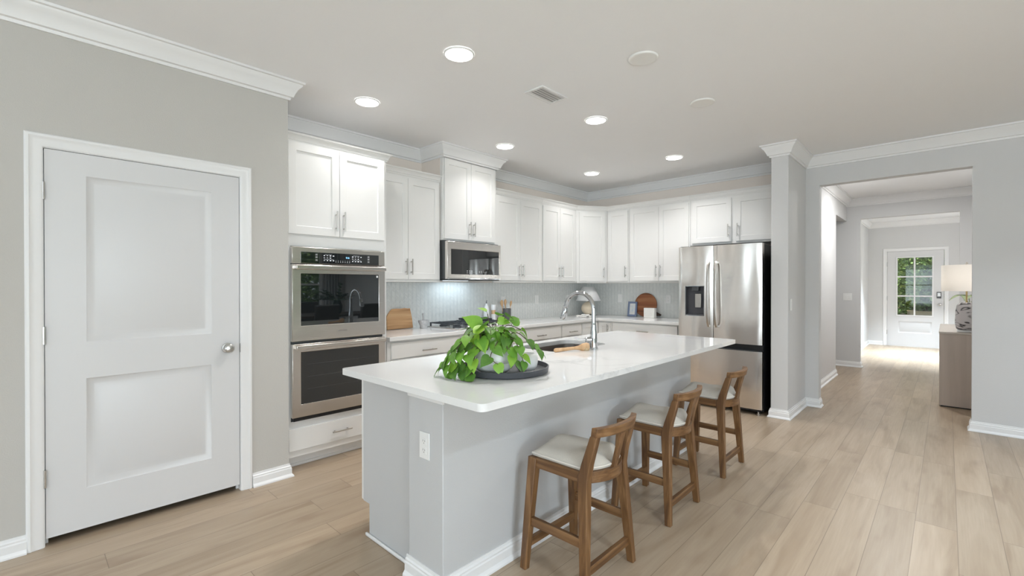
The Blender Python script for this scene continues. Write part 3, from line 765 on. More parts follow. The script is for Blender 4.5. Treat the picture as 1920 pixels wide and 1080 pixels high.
# ------------------------------------------------------------------ gas cooktop
K = thing('gas_cooktop', (-3.74, 3.30, CTZ), 'five-burner gas cooktop with black grates set in the left countertop', 'cooktop')
kx0, kx1, ky0, ky1 = -3.985, -3.490, 2.925, 3.675
build('tray', MB().box(kx0, kx1, ky0, ky1, CTZ+.001, CTZ+.010), SS_Y, K, bevel=.003)
for gi in range(3):
    g = MB(); a0 = ky0+.015+gi*.243; a1 = a0+.234; zg = CTZ+.048
    for x_ in (kx0+.025, kx1-.085): g.box(x_-.006, x_+.006, a0, a1, zg-.010, zg)
    for y_ in (a0+.006, a1-.006): g.box(kx0+.025, kx1-.085, y_-.006, y_+.006, zg-.010, zg)
    for k_ in range(1, 5):
        x_ = kx0+.025+(kx1-.085-kx0-.025)*k_/5
        g.box(x_-.004, x_+.004, a0+.01, a1-.01, zg-.006, zg+.004)
    ym = (a0+a1)/2; g.box(kx0+.03, kx1-.09, ym-.004, ym+.004, zg-.006, zg+.004)
    for x_ in (kx0+.028, kx1-.088):
        for y_ in (a0+.008, a1-.008): g.box(x_-.007, x_+.007, y_-.007, y_+.007, CTZ+.010, zg-.006)
    build('grate', g, IRON, K, bevel=.0015)
for x_, y_ in ((-3.88, 3.06), (-3.66, 3.06), (-3.76, 3.30), (-3.88, 3.54), (-3.66, 3.54)):
    build('burner', MB().lathe((x_, y_, CTZ+.010), [(.045, 0), (.045, .008), (.036, .012), (.036, .020), (.030, .022), (.001, .022)], 24), IRON, K)
for k_ in range(5):
    build('knob', MB().lathe((-3.525, 3.10+k_*.10, CTZ+.010), [(.020, 0), (.019, .016), (.016, .020), (.001, .020)], 20), SS_Y, K)
# griddle plate resting on the grates
gp = build('griddle_pan', MB().box(-3.965, -3.70, 3.335, 3.60, CTZ+.053, CTZ+.061).box(-3.965, -3.955, 3.335, 3.60, CTZ+.061, CTZ+.074).box(-3.71, -3.70, 3.335, 3.60, CTZ+.061, CTZ+.070)
           .box(-3.955, -3.71, 3.335, 3.345, CTZ+.061, CTZ+.070).box(-3.955, -3.71, 3.590, 3.60, CTZ+.061, CTZ+.070), IRON, bevel=.002)
tag(gp, 'flat dark griddle pan lying on the back of the gas cooktop', 'pan')

# ------------------------------------------------------------------ island
IX0, IX1, IY0, IY1 = -2.272, -1.204, 1.120, 3.855; IZ = .905; IT = .030
def rrect(x0, x1, y0, y1, r, n=6):
    P = []
    for cx, cy, a in ((x1-r, y0+r, -90), (x1-r, y1-r, 0), (x0+r, y1-r, 90), (x0+r, y0+r, 180)):
        for k in range(n+1):
            t_ = radians(a+90*k/n); P.append((cx+r*cos(t_), cy+r*sin(t_)))
    return P
SK = (-2.185, -1.800, 2.335, 2.955)
hole = rrect(*SK, .085, 8)
it = build('island_countertop', MB().plate(rrect(IX0, IX1, IY0, IY1, .030), [hole[::-1]], IZ-IT, IZ), QUARTZ, bevel=.003, org=(-1.73, 2.49, IZ-IT))
tag(it, 'large white quartz island countertop with an undermount sink cut-out', 'countertop')
I = thing('kitchen_island', (-1.93, 2.52, 0), 'pale grey painted kitchen island base under the white quartz top', 'island')
KX0, KX1, KY0, KY1 = -1.800, -1.548, 1.215, 3.810
build('knee_wall', MB().box(KX0, KX1, KY0, KY1, .001, IZ-IT-.001), ISLW, I, bevel=.004)
PX0 = -2.325+.035; PY = 1.258
build('end_panel', MB().prism([(0, 0), (0, 0)], 0, 0) if False else MB(frame('-Y', (0, PY+.02, 0))).plate([(PX0+.062, .001), (KX0-.001, .001), (KX0-.001, IZ-IT-.001), (PX0, IZ-IT-.001), (PX0, .172), (PX0+.062, .172)], [], 0, .02), ISLW, I)
build('cabinet_fronts', MB().box(PX0-.018, PX0, PY, 3.80, .176, IZ-IT-.012), CABW, I, bevel=.002)
build('end_panel', MB().box(PX0+.001, KX0-.001, 3.78, 3.80, .001, IZ-IT-.001), ISLW, I)
build('toe_kick', MB().box(PX0+.062, PX0+.08, PY+.021, 3.779, .001, .172), CABW, I)
build('bottom_board', MB().box(PX0+.001, KX0-.002, PY+.021, 3.779, .172, .19), CABW, I)
build('baseboard', MB().sweep([(KX0-.012, KY0), (KX1, KY0), (KX1, KY1), (KX0, KY1)][::-1], BB), WHITE, I)
build('shoe_moulding', MB().box(PX0+.040, KX0-.014, PY-.014, PY-.001, .001, .018), WHITE, I, bevel=.005)
build('cap_moulding', MB().sweep([(KX0, KY0+.03), (KX0, KY0), (KX1, KY0), (KX1, KY0+.006)][::-1], [(0, IZ-IT-.050), (.003, IZ-IT-.048), (.005, IZ-IT-.028), (.014, IZ-IT-.022), (.016, IZ-IT-.002), (0, IZ-IT-.002)]), WHITE, I)
# undermount sink
mbs = MB(); rings = []
for ins, z_, r_ in ((-.012, IZ-IT-.0015, .09), (.004, IZ-IT-.0015, .085), (.004, IZ-.075, .085), (.006, IZ-.19, .08), (.022, IZ-.212, .065), (.09, IZ-.218, .03)):
    rings.append([(x, y, z_) for x, y in rrect(SK[0]+ins, SK[1]-ins, SK[2]+ins, SK[3]-ins, r_, 8)])
mbs.loft(rings, caps=False); mbs.f([v for v in mbs.bm.verts[-36:]]) if False else None
mbs.bm.verts.ensure_lookup_table(); mbs.f(list(mbs.bm.verts)[-36:])
sk = build('sink', mbs, SS_B, recalc=False); 
sm = sk.modifiers.new('solid', 'SOLIDIFY'); sm.thickness = .0015; sm.offset = -1
tag(sk, 'stainless undermount sink basin in the island countertop', 'sink')
build('drain', MB().lathe((-1.99, 2.645, IZ-.2165), [(.045, 0), (.045, .002), (.035, .003), (.001, .002)], 24), CHROME, sk)
# faucet
fc = thing('pull_down_faucet', (-1.728, 2.633, IZ), 'tall chrome gooseneck faucet on the island behind the sink', 'faucet')
bx_, by_ = -1.728, 2.633
build('base', MB().lathe((bx_, by_, IZ+.001), [(.030, 0), (.030, .006), (.026, .010), (.0245, .07), (.0235, .10), (.018, .135), (.017, .16), (.001, .16)], 28), CHROME, fc)
pts = [(bx_, by_, IZ+.155), (bx_, by_, 1.165)]
R_ = .1165
for k in range(1, 22):
    a = pi*k/21*.94
    pts.append((bx_-R_+R_*cos(a), by_, 1.165+R_*sin(a)))
build('spout', MB().tube(pts, .0150, 16), CHROME, fc)
e0, e1 = Vector(pts[-1]), (Vector(pts[-1])-Vector(pts[-2])).normalized()
build('spray_head', MB().tube([e0-e1*.002, e0+e1*.004, e0+e1*.008, e0+e1*.012, e0+e1*.05, e0+e1*.088, e0+e1*.094], [.0165, .0170, .0150, .0180, .0215, .0255, .0240], 20), CHROME, fc)
hd = Vector((-.62, -.78, 0)).normalized(); hb0 = Vector((bx_, by_, IZ+.062))
build('handle_hub', MB().tube([hb0+hd*.018, hb0+hd*.020, hb0+hd*.052, hb0+hd*.056], [.017, .0195, .0195, .016], 20), CHROME, fc)
build('lever', MB().tube([hb0+hd*.050, hb0+hd*.085+Vector((0, 0, .003)), hb0+hd*.135+Vector((0, 0, .008))], [.006, .005, .004], 12), CHROME, fc)

def outlet(name, face, org_, label, kind='outlet', w_=.072, h_=.118, group=None, gangs=1):
    M_ = frame(face, org_)
    t = thing(name, org_, label, 'outlet' if kind == 'outlet' else 'switch', group)
    build('cover_plate', MB(M_).box(-w_/2, w_/2, -h_/2, h_/2, .0005, .006), PLASTICW, t, bevel=.002)
    if kind == 'outlet':
        for s_ in (-1, 1):
            r_ = build('receptacle', MB(M_).box(-.0165, .0165, s_*.020-.0145, s_*.020+.0145, .006, .0078), PLASTICW, t, bevel=.001)
            mb_ = MB(M_)
            for a_, l_ in ((-.0065, .0045), (.0065, .0038)): mb_.box(a_-.001, a_+.001, s_*.020+.002-l_, s_*.020+.002+l_, .0078, .0081)
            mb_.tube([(0, s_*.020-.008, .0078), (0, s_*.020-.008, .0082)], .0022, 8)
            build('slots', mb_, SLOT, r_)
    else:
        for g_ in range(gangs):
            ac = (g_-(gangs-1)/2)*.046
            build('rocker', MB(M_).box(ac-.0165, ac+.0165, -.033, .033, .006, .0105), PLASTICW, t, bevel=.0015)
    return t
outlet('island_outlet', '-Y', (-1.672, KY0, .626), 'white duplex outlet on the near end of the island')
outlet('wall_outlet', '+X', (-4.020, 4.095, 1.135), 'white outlet plate on the tiled left wall behind the crock of wooden utensils', 'switch')
outlet('wall_outlet', '+X', (-4.020, 4.745, 1.142), 'white switch plate on the left tiled wall, between utensil crock and faucet', 'switch')
outlet('wall_outlet', '+X', (-4.020, 5.445, 1.135), 'white switch plate behind the faucet arch, next to the corner lamp', 'switch')
outlet('wall_outlet', '-Y', (-3.445, 5.940, 1.147), 'white plate on the back tiled wall between the corner lamp and the blue frame', 'switch')
outlet('wall_outlet', '-Y', (-2.715, 5.940, 1.147), 'white outlet on the back tiled wall between the round board and the fridge')
outlet('light_switch', '+X', (-1.14, 5.285, 1.137), 'white light switch on the narrow end wall right of the fridge', 'switch')
outlet('light_switch', '-Y', (-1.185, 9.30, 1.143), 'white double light switch on the far wall of the hall', 'switch', w_=.118, gangs=2)

# ------------------------------------------------------------------ refrigerator
R = thing('french_door_refrigerator', (-1.80, 5.55, 0), 'stainless steel french-door refrigerator with ice dispenser and black sides', 'refrigerator')
FX0, FX1, FSP, FY = -2.226, -1.360, -1.842, 5.135
build('body', MB().box(FX0+.004, FX1-.004, 5.215, 5.90, .030, 1.752), BLACK, R, bevel=.003)
build('hinge_cover', MB().box(FX0+.01, FX0+.10, 5.16, 5.30, 1.7525, 1.772).box(FX1-.10, FX1-.01, 5.16, 5.30, 1.7525, 1.772), DGREY, R, bevel=.003)
build('toe_grille', MB().box(FX0+.02, FX1-.02, 5.19, 5.22, .028, .058), BLACK, R)
for x_ in (FX0+.06, FX1-.05):
    build('foot', MB().lathe((x_, 5.20, .001), [(.022, 0), (.022, .010), (.010, .012), (.010, .032), (.001, .032)], 16), SATIN, R)
def bulged(x0, x1, z0, z1, hole=None, y=FY, dep=.012, th=.070, nx=16, nz=2):
    """curved door skin: front bows outwards"""
    mb_ = MB()
    xs = [x0+(x1-x0)*i/nx for i in range(nx+1)]
    if hole: xs = sorted(set([x for x in xs if min(abs(x-hole[0]), abs(x-hole[1])) > .008]+[hole[0], hole[1]]))
    zs = [z0, z1] if not hole else [z0, hole[2], hole[3], z1]
    def yf(x):
        q = (x-x0)/(x1-x0)*2-1; e = max(0, (abs(q)-.90)/.10)
        return y-dep*(1-q*q)+.005*e*e
    V = {}
    for i, x in enumerate(xs):
        for j, z in enumerate(zs): V[i, j] = mb_.v((x, yf(x), z))
    for i in range(len(xs)-1):
        for j in range(len(zs)-1):
            if hole and hole[0]-1e-4 <= xs[i] and xs[i+1] <= hole[1]+1e-4 and j == 1: continue
            mb_.f([V[i, j], V[i+1, j], V[i+1, j+1], V[i, j+1]])
    yb = y+th
    n_ = len(xs); m_ = len(zs)
    back = {(i, j): mb_.v((xs[i], yb, zs[j])) for i in (0, n_-1) for j in range(m_)}
    tb = {(i, j): mb_.v((xs[i], yb, zs[j])) for i in range(1, n_-1) for j in (0, m_-1)}
    tb.update(back)
    for i in range(n_-1):
        mb_.f([V[i, 0], V[i+1, 0], tb[i+1, 0], tb[i, 0]]); mb_.f([V[i, m_-1], V[i+1, m_-1], tb[i+1, m_-1], tb[i, m_-1]])
    for j in range(m_-1):
        mb_.f([V[0, j], V[0, j+1], back[0, j+1], back[0, j]]); mb_.f([V[n_-1, j], V[n_-1, j+1], back[n_-1, j+1], back[n_-1, j]])
    if hole:
        hy = y+.052
        c = [(hole[0], hole[2]), (hole[1], hole[2]), (hole[1], hole[3]), (hole[0], hole[3])]
    return mb_
HO = (-2.142, -1.938, 1.000, 1.322)
dl = build('left_door', bulged(FX0, FSP-.003, .722, 1.765, HO), SS_F, R, sharp=30)
dr = build('right_door', bulged(FSP+.003, FX1, .722, 1.765), SS_F, R, sharp=30)
fd = build('freezer_drawer', bulged(FX0, FX1, .062, .652), SS_F, R, sharp=30)
build('drawer_recess', MB().box(FX0+.003, FX1-.001, FY+.045, FY+.075, .652, .722), BLACK, R)
build('drawer_grip', MB().box(FX0+.006, FX1-.006, FY-.002, FY+.044, .653, .661), DGREY, fd)
# dispenser niche
nz = MB()
y0_, y1_ = FY-.010, FY+.055
nz.box(HO[0], HO[1], y1_, y1_+.004, HO[2], HO[3]).box(HO[0], HO[0]+.004, y0_, y1_, HO[2], HO[3]).box(HO[1]-.004, HO[1], y0_, y1_, HO[2], HO[3]).box(HO[0]+.004, HO[1]-.004, y0_, y1_, HO[3]-.004, HO[3]).box(HO[0]+.004, HO[1]-.004, y0_, y1_, HO[2], HO[2]+.010)
disp = build('ice_dispenser', nz, mat('dispenser_grey', (.07, .07, .078), .35, noise=.05), dl)
rim = MB(); rw = .005
for q in ((HO[0]-rw, HO[0], HO[2]-rw, HO[3]+rw), (HO[1], HO[1]+rw, HO[2]-rw, HO[3]+rw), (HO[0], HO[1], HO[3], HO[3]+rw), (HO[0], HO[1], HO[2]-rw, HO[2])):
    rim.box(q[0], q[1], FY-.0145, FY-.006, q[2], q[3])
build('dispenser_rim', rim, CHROME, dl)
build('nozzle', MB().box(-2.075, -2.000, FY-.005, FY+.045, 1.272, 1.317), DGREY, dl, bevel=.004)
build('paddle', MB().box(-2.052, -1.984, FY+.030, FY+.038, 1.085, 1.240), NICKEL, dl, bevel=.003)
for nm, x_, par in (('handle', FSP-.040, dl), ('handle', FSP+.040, dr)):
    P = []
    for k in range(17):
        u_ = k/16; P.append((x_, FY-.022-.050*(1-(2*u_-1)**4)**.5, .880+u_*(1.592-.880)))
    rings = []
    for p in P: rings.append([(p[0]-.011, p[1]-.007, p[2]), (p[0]+.011, p[1]-.007, p[2]), (p[0]+.011, p[1]+.009, p[2]), (p[0]-.011, p[1]+.009, p[2])])
    hm = MB().loft(rings)
    hm.box(x_-.009, x_+.009, FY-.026, FY-.004, .880, .905).box(x_-.009, x_+.009, FY-.026, FY-.004, 1.567, 1.592)
    build(nm, hm, NICKEL, par, bevel=.003)

# ------------------------------------------------------------------ bar stools
def make_stool():
    t = thing('bar_stool', (0, 0, 0), '', 'stool', 'wooden bar stools along the island')
    # legs
    for s_ in (-1, 1):
        mb_ = MB(); mb_.bar((-.172, s_*.197, 0), (-.148, s_*.152, .520), .032, .034, .040, .048); build('leg', mb_, STOOLZ, t, bevel=.003)
    for s_ in (-1, 1):
        secs = [((.168, s_*.197, 0), .030, .034), ((.150, s_*.172, .28), .036, .042), ((.135, s_*.152, .490), .040, .050), ((.150, s_*.150, .560), .038, .044), ((.190, s_*.150, .690), .036, .034)]
        rings = []
        for p, w_, h_ in secs: rings.append([(p[0]+x*h_/2, p[1]+y*w_/2, p[2]) for x, y in ((-1, -1), (1, -1), (1, 1), (-1, 1))])
        build('leg', MB().loft(rings), STOOLZ, t, bevel=.003)
    # seat frame: side rails, front rail, bowed rear rail
    for s_ in (-1, 1): build('seat_rail', MB().box(-.130, .115, s_*.155-.012, s_*.155+.012, .476, .522), STOOLX, t, bevel=.002)
    build('seat_rail', MB().box(-.160, -.138, -.135, .135, .476, .522), STOOLY, t, bevel=.002)
    rings = []
    for k in range(13):
        y_ = -.148+.296*k/12; q = y_/.148; xc = .128+.060*(1-q*q)
        rings.append([(xc-.012, y_, .472), (xc+.012, y_, .472), (xc+.012, y_, .522), (xc-.012, y_, .522)])
    build('seat_rail', MB().loft(rings), STOOLY, t, bevel=.002)
    # top rail
    rings = []
    for k in range(15):
        y_ = -.168+.336*k/14; q = y_/.168; xc = .192+.042*(1-q*q); zz = .710
        rings.append([(xc-.016, y_, zz-.022), (xc+.012, y_, zz-.022), (xc+.020, y_, zz+.019), (xc-.010, y_, zz+.019)])
    build('top_rail', MB().loft(rings), STOOLY, t, bevel=.003)
    build('back_slat', MB().bar((.188, 0, .515), (.234, 0, .696), .032, .016, .040, .016), STOOLZ, t, bevel=.002)
    # stretchers
    for s_ in (-1, 1): build('stretcher', MB().bar((-.150, s_*.176, .225), (.148, s_*.176, .225), .020, .040), STOOLX, t, bevel=.002)
    build('stretcher', MB().bar((-.160, -.176, .120), (-.160, .176, .120), .022, .036, side=(1, 0, 0)), STOOLY, t, bevel=.002)
    build('stretcher', MB().bar((.156, -.176, .105), (.156, .176, .105), .022, .038, side=(1, 0, 0)), STOOLY, t, bevel=.002)
    # cushion
    NX, NY = 22, 22; mb_ = MB(); V = {}; V2 = {}
    def edge_x(y_): q = y_/.150; return .122+.060*(1-q*q)
    for i in range(NX+1):
        for j in range(NY+1):
            y_ = -.150+.300*j/NY; xe = edge_x(y_); x_ = -.160+(xe+.160)*i/NX
            u_, v_ = i/NX, j/NY
            ed = min(1, min(u_, 1-u_)*9)**.5*min(1, min(v_, 1-v_)*9)**.5 if 0 < u_ < 1 and 0 < v_ < 1 else 0
            dome = .034*math.exp(-(y_/.075)**2)*(1-1.0*max(0, (u_-.30)/.70))
            lobes = .030*(math.exp(-((abs(y_)-.080)/.045)**2))*max(0, (u_-.30)/.70)
            cusp = .036*math.exp(-(y_/.018)**2)*max(0, (u_-.70)/.30)
            h_ = .016+ed*(.024+dome+lobes)-cusp*ed
            V[i, j] = mb_.v((x_, y_, .523+max(.006, h_))); V2[i, j] = mb_.v((x_, y_, .523))
    for i in range(NX):
        for j in range(NY):
            mb_.f([V[i, j], V[i+1, j], V[i+1, j+1], V[i, j+1]]); mb_.f([V2[i, j+1], V2[i+1, j+1], V2[i+1, j], V2[i, j]])
    for i in range(NX): mb_.f([V[i, 0], V2[i, 0], V2[i+1, 0], V[i+1, 0]]); mb_.f([V[i+1, NY], V2[i+1, NY], V2[i, NY], V[i, NY]])
    for j in range(NY): mb_.f([V[0, j+1], V2[0, j+1], V2[0, j], V[0, j]]); mb_.f([V[NX, j], V2[NX, j], V2[NX, j+1], V[NX, j+1]])
    cu = build('cushion', mb_, LINEN, t, sharp=80)
    loop = [(-.163, y_, .535) for y_ in (.15, .05, -.05, -.15)]+[(x_, -.153, .535) for x_ in (-.1, 0, .08)]+[(edge_x(-.150+.3*k/12)+.003, -.150+.3*k/12, .535) for k in range(13)]+[(x_, .153, .535) for x_ in (.08, 0, -.1)]+[(-.163, .15, .535)]
    build('piping', MB().tube(loop, .0042, 8, caps=False), mat('piping_linen', (.70, .66, .60), .9, noise=.03), cu)
    return t
st = make_stool()
st.location = (-1.273, 1.815, 0); st['label'] = 'wooden bar stool nearest the camera, beside the island end with the outlet'
copy_tree(st, (-1.285, 2.645, 0), 'middle wooden bar stool of the row along the island')
copy_tree(st, (-1.290, 3.515, 0), 'wooden bar stool farthest along the island, in front of the fridge')

# ------------------------------------------------------------------ tray, plant and pot on the island
tr = build('round_tray', MB().lathe((-1.600, 1.640, IZ+.001), [(.001, 0), (.205, 0), (.218, .004), (.222, .030), (.216, .032), (.211, .010), (.200, .007), (.001, .007)], 64), mat('charcoal_tray', (.055, .058, .065), .42, noise=.15, nscale=20), sharp=40)
tag(tr, 'round charcoal tray holding the white planters on the island', 'tray')
CERAM = mat('white_textured_ceramic', (.82, .82, .81), .55, noise=.06, nscale=12, bump=.4, bscale=30)
PX, PY_, PZ = -1.585, 1.553, IZ+.009
P = thing('potted_plant', (PX, PY_, PZ), 'trailing green heart-leaf plant in a round white pot on the charcoal tray', 'plant')
build('pot', MB().lathe((PX, PY_, PZ), [(.001, 0), (.062, 0), (.066, .006), (.088, .022), (.101, .045), (.102, .052), (.100, .054), (.103, .060), (.105, .085), (.102, .092), (.101, .095), (.098, .115), (.090, .132), (.088, .146), (.082, .146), (.082, .130), (.001, .128)], 48), CERAM, P, sharp=50)
build('soil', MB().lathe((PX, PY_, PZ+.1285), [(.001, 0), (.0815, 0), (.0815, .006), (.001, .010)], 24), mat('potting_soil', (.04, .028, .02), .9, noise=.4, nscale=80), P)
def leaf(mb_, base_, dirv, nrm_, size, curl=.25):
    """heart-shaped leaf from its stalk point"""
    d_ = Vector(dirv).normalized(); n_ = Vector(nrm_); n_ = (n_-d_*n_.dot(d_)).normalized(); s_ = d_.cross(n_)
    prof = [(-.10, .0), (-.16, .17), (-.12, .33), (.02, .45), (.20, .49), (.40, .44), (.60, .33), (.78, .19), (.92, .07), (1.06, .0)]
    L, Rr, C = [], [], []
    for l_, w_ in prof:
        cz = -curl*max(0, l_)**2*size
        C.append(mb_.v(base_+d_*size*max(0, l_)+n_*cz))
        fold = .28*w_*size
        L.append(mb_.v(base_+d_*l_*size+s_*w_*size+n_*(cz+fold*.7))); Rr.append(mb_.v(base_+d_*l_*size-s_*w_*size+n_*(cz+fold*.7)))
    for i in range(len(prof)-1):
        for Q, sg in ((L, 1), (Rr, -1)):
            q = [C[i], C[i+1], Q[i+1], Q[i]] if sg > 0 else [C[i+1], C[i], Q[i], Q[i+1]]
            mb_.f(q)
random.seed(21)
lv = MB(); stm = MB()
def vine(path, sizes, rad=.0022):
    pts_ = [Vector(p) for p in path]
    # Catmull-Rom
    sm_ = []
    for i in range(len(pts_)-1):
        p0 = pts_[max(0, i-1)]; p1 = pts_[i]; p2 = pts_[i+1]; p3 = pts_[min(len(pts_)-1, i+2)]
        for k in range(6):
            u_ = k/6; sm_.append(.5*((2*p1)+(-p0+p2)*u_+(2*p0-5*p1+4*p2-p3)*u_*u_+(-p0+3*p1-3*p2+p3)*u_**3))
    sm_.append(pts_[-1])
    stm.tube(sm_, rad, 6)
    n_ = len(sizes)
    for i, sz in enumerate(sizes):
        f_ = (i+1)/n_; idx = min(len(sm_)-1, int(f_*(len(sm_)-1))); p = sm_[idx]
        out = (Vector((p.x-PX, p.y-PY_, 0))).normalized() if (abs(p.x-PX)+abs(p.y-PY_)) > .01 else Vector((1, 0, 0))
        side = Vector((-out.y, out.x, 0))*(1 if i % 2 else -1)
        ldir = (out*.55+side*random.uniform(.2, .8)+Vector((0, 0, random.uniform(-.9, -.35)))).normalized()
        if p.z > PZ+.20: ldir = (out*.6+side*random.uniform(0, .9)+Vector((0, 0, random.uniform(-.2, .5)))).normalized()
        pet = p+ldir*.012+Vector((0, 0, .008))
        stm.tube([p, (p+pet)/2+Vector((0, 0, .006)), pet], .0012, 5)
        leaf(lv, pet, ldir, (out*.75+Vector((0, 0, .75))+Vector((random.uniform(-.3, .3), random.uniform(-.3, .3), 0))), sz)
top = PZ+.14
CXL = Vector((-.728, -.686, 0))   # towards picture left
FW = Vector((.686, -.728, 0))     # towards the camera
def pt(l, f_, z_): q = Vector((PX, PY_, 0))+CXL*l+FW*f_; return (q.x, q.y, z_)
vine([pt(.02, .0, top), pt(.09, .03, top+.055), pt(.17, .05, top-.005), pt(.215, .06, top-.07), pt(.245, .06, top-.115)], [.062, .060, .066, .062, .058, .064, .058, .050])
vine([pt(.02, .02, top), pt(.08, .07, top+.045), pt(.14, .11, top-.02), pt(.165, .12, top-.09), pt(.18, .12, top-.135)], [.066, .060, .066, .062, .060, .062, .056])
vine([pt(.01, .03, top), pt(.05, .10, top+.02), pt(.085, .14, top-.06), pt(.095, .155, top-.125)], [.062, .060, .064, .058, .062, .056])
vine([pt(.03, .03, top), pt(.11, .08, top+.04), pt(.175, .10, top-.03), pt(.20, .11, top-.09)], [.060, .066, .062, .064, .058, .056])
vine([pt(.02, .04, top), pt(.06, .09, top+.03), pt(.11, .13, top-.04), pt(.13, .14, top-.11)], [.062, .066, .064, .060, .062, .056])
vine([pt(-.02, .03, top), pt(-.02, .10, top+.015), pt(.01, .125, top-.045), pt(-.02, .13, top-.08)], [.056, .052, .060, .052])
vine([pt(-.03, .03, top), pt(-.06, .10, top), pt(-.08, .115, top-.04), pt(-.10, .12, top-.075)], [.052, .054, .050, .052])
vine([pt(-.03, .0, top), pt(-.10, .04, top+.055), pt(-.16, .06, top+.02), pt(-.20, .07, top-.02), pt(-.215, .06, top-.035)], [.054, .056, .052, .054, .050, .046])
vine([pt(-.03, .02, top), pt(-.09, .08, top+.03), pt(-.125, .10, top-.03), pt(-.14, .10, top-.075)], [.056, .052, .056, .048, .045])
vine([pt(-.01, -.02, top), pt(-.06, -.04, top+.08), pt(-.13, -.05, top+.06)], [.060, .062, .056])
vine([pt(.03, -.02, top), pt(.08, -.04, top+.07), pt(.13, -.05, top+.03), pt(.18, -.04, top-.05)], [.066, .066, .062, .060])
vine([pt(.01, 0, top), pt(.03, .02, top+.07), pt(.06, .05, top+.075)], [.078, .085, .082])
vine([pt(0, 0, top), pt(-.01, .01, top+.08), pt(-.02, .03, top+.125)], [.070, .055, .046])
vine([pt(.0, 0, top), pt(.02, -.01, top+.09), pt(.03, 0, top+.14)], [.060, .045, .042])
vine([pt(-.02, 0, top), pt(-.04, .0, top+.07), pt(-.055, .01, top+.125)], [.062, .056, .058])
vine([pt(0, .02, top), pt(.01, .05, top+.05), pt(.0, .08, top+.03)], [.074, .070, .066])
vine([pt(-.02, .02, top), pt(-.04, .05, top+.05), pt(-.06, .07, top+.03)], [.070, .066, .058])
for k in range(34):
    a = random.uniform(0, 2*pi); r_ = random.uniform(.02, .115)
    p = Vector((PX+r_*cos(a), PY_+r_*sin(a), top+random.uniform(.01, .09)))
    o_ = Vector((cos(a), sin(a), 0))
    stm.tube([(PX+r_*.3*cos(a), PY_+r_*.3*sin(a), top-.01), p-Vector((0, 0, .01)), p], .0013, 5)
    leaf(lv, p, o_+Vector((0, 0, random.uniform(-.6, .3))), Vector((0, 0, 1))+o_*.4, random.uniform(.05, .078))
for mb_ in (lv, stm):
    for v in mb_.bm.verts:
        zmin = IZ+.034 if (v.co.x+1.6)**2+(v.co.y-1.64)**2 < .226**2 else IZ+.003
        if v.co.z < zmin: v.co.z = zmin+.15*abs(v.co.z-zmin)*.5
build('foliage', lv, LEAF, P, sharp=60, recalc=False)
build('stems', stm, mat('vine_stem', (.10, .075, .045), .7, noise=.2, nscale=50), P)
sp_ = build('small_white_pot', MB().lathe((-1.498, 1.690, IZ+.009), [(.001, 0), (.036, 0), (.040, .004), (.052, .020), (.057, .045), (.057, .060), (.052, .078), (.045, .085), (.040, .085), (.040, .05), (.001, .045)], 40), CERAM, sharp=50)
tag(sp_, 'small plain white pot on the charcoal tray, behind the plant pot', 'pot')

# wooden dish brush beside the sink
b0, b1 = Vector((-1.820, 2.318, IZ+.012)), Vector((-1.706, 2.560, IZ+.025)); bd = (b1-b0).normalized()
pts_ = [b0, b0+bd*.006, b0+bd*.015, b0+bd*.08, b0+bd*.15, b0+bd*.185, b0+bd*.21, b0+bd*.235, b0+bd*.255, b0+bd*.262]
br = build('dish_brush', MB().tube(pts_, [.004, .012, .0135, .011, .0105, .016, .026, .029, .024, .010], 18, flat=.62), BEECH, sharp=60)
for v in br.data.vertices: pass
tag(br, 'wooden dish brush lying on the island in front of the faucet', 'brush')
bs = MB(); bc = b0+bd*.232
bs.tube([bc+Vector((0, 0, .004))-bd*.028, bc+Vector((0, 0, .004))+bd*.020], [.020, .017], 16, flat=.5)
build('bristles', MB().lathe((bc.x, bc.y, IZ+.0015), [(.019, 0), (.021, .010), (.021, .016), (.001, .016)], 20), mat('brush_bristle', (.55, .42, .26), .9, noise=.3, nscale=200), br)

# ------------------------------------------------------------------ items on the perimeter counter
# cutting board leaning on the splash
mb = MB(Matrix.Translation((-3.965, 0, CTZ+.001)) @ Matrix.Rotation(radians(-10), 4, 'Y'))
prof = [(2.432, .001), (2.727, .003), (2.727, .095), (2.722, .150), (2.714, .205), (2.69, .203), (2.65, .208), (2.60, .204), (2.55, .206), (2.50, .203), (2.470, .170), (2.448, .145), (2.434, .120)]
mb.loft([[(-.009, y_, z_) for y_, z_ in prof], [(.009, y_, z_) for y_, z_ in prof]])
cb_ = build('cutting_board', mb, BOARDW, bevel=.003)
tag(cb_, 'live-edge wooden cutting board leaning on the tiles next to the oven tower', 'cutting board')
MARB = mat('grey_marble', (.52, .52, .53), .4, noise=.35, nscale=60)
mo = thing('mortar_and_pestle', (-3.90, 2.815, CTZ), 'small grey marble mortar and pestle right of the wooden cutting board', 'mortar')
build('mortar', MB().lathe((-3.90, 2.815, CTZ+.001), [(.001, 0), (.036, 0), (.038, .006), (.036, .022), (.044, .040), (.055, .060), (.056, .078), (.050, .080), (.044, .055), (.001, .035)], 32), MARB, mo, sharp=50)
build('pestle', MB().tube([(-3.912, 2.825, CTZ+.045), (-3.905, 2.818, CTZ+.09), (-3.895, 2.806, CTZ+.13), (-3.893, 2.803, CTZ+.150)], [.017, .010, .009, .012], 14), MARB, mo)
GLOSSW = mat('glossy_white_ceramic', (.80, .80, .80), .15, noise=.01)
bo = thing('oil_bottle', (-3.945, 3.745, CTZ), 'white ceramic oil bottle with metal pour spout right of the cooktop', 'bottle')
build('bottle', MB().lathe((-3.945, 3.745, CTZ+.001), [(.001, 0), (.030, 0), (.033, .005), (.034, .12), (.031, .155), (.022, .185), (.013, .205), (.012, .222), (.001, .222)], 28), GLOSSW, bo)
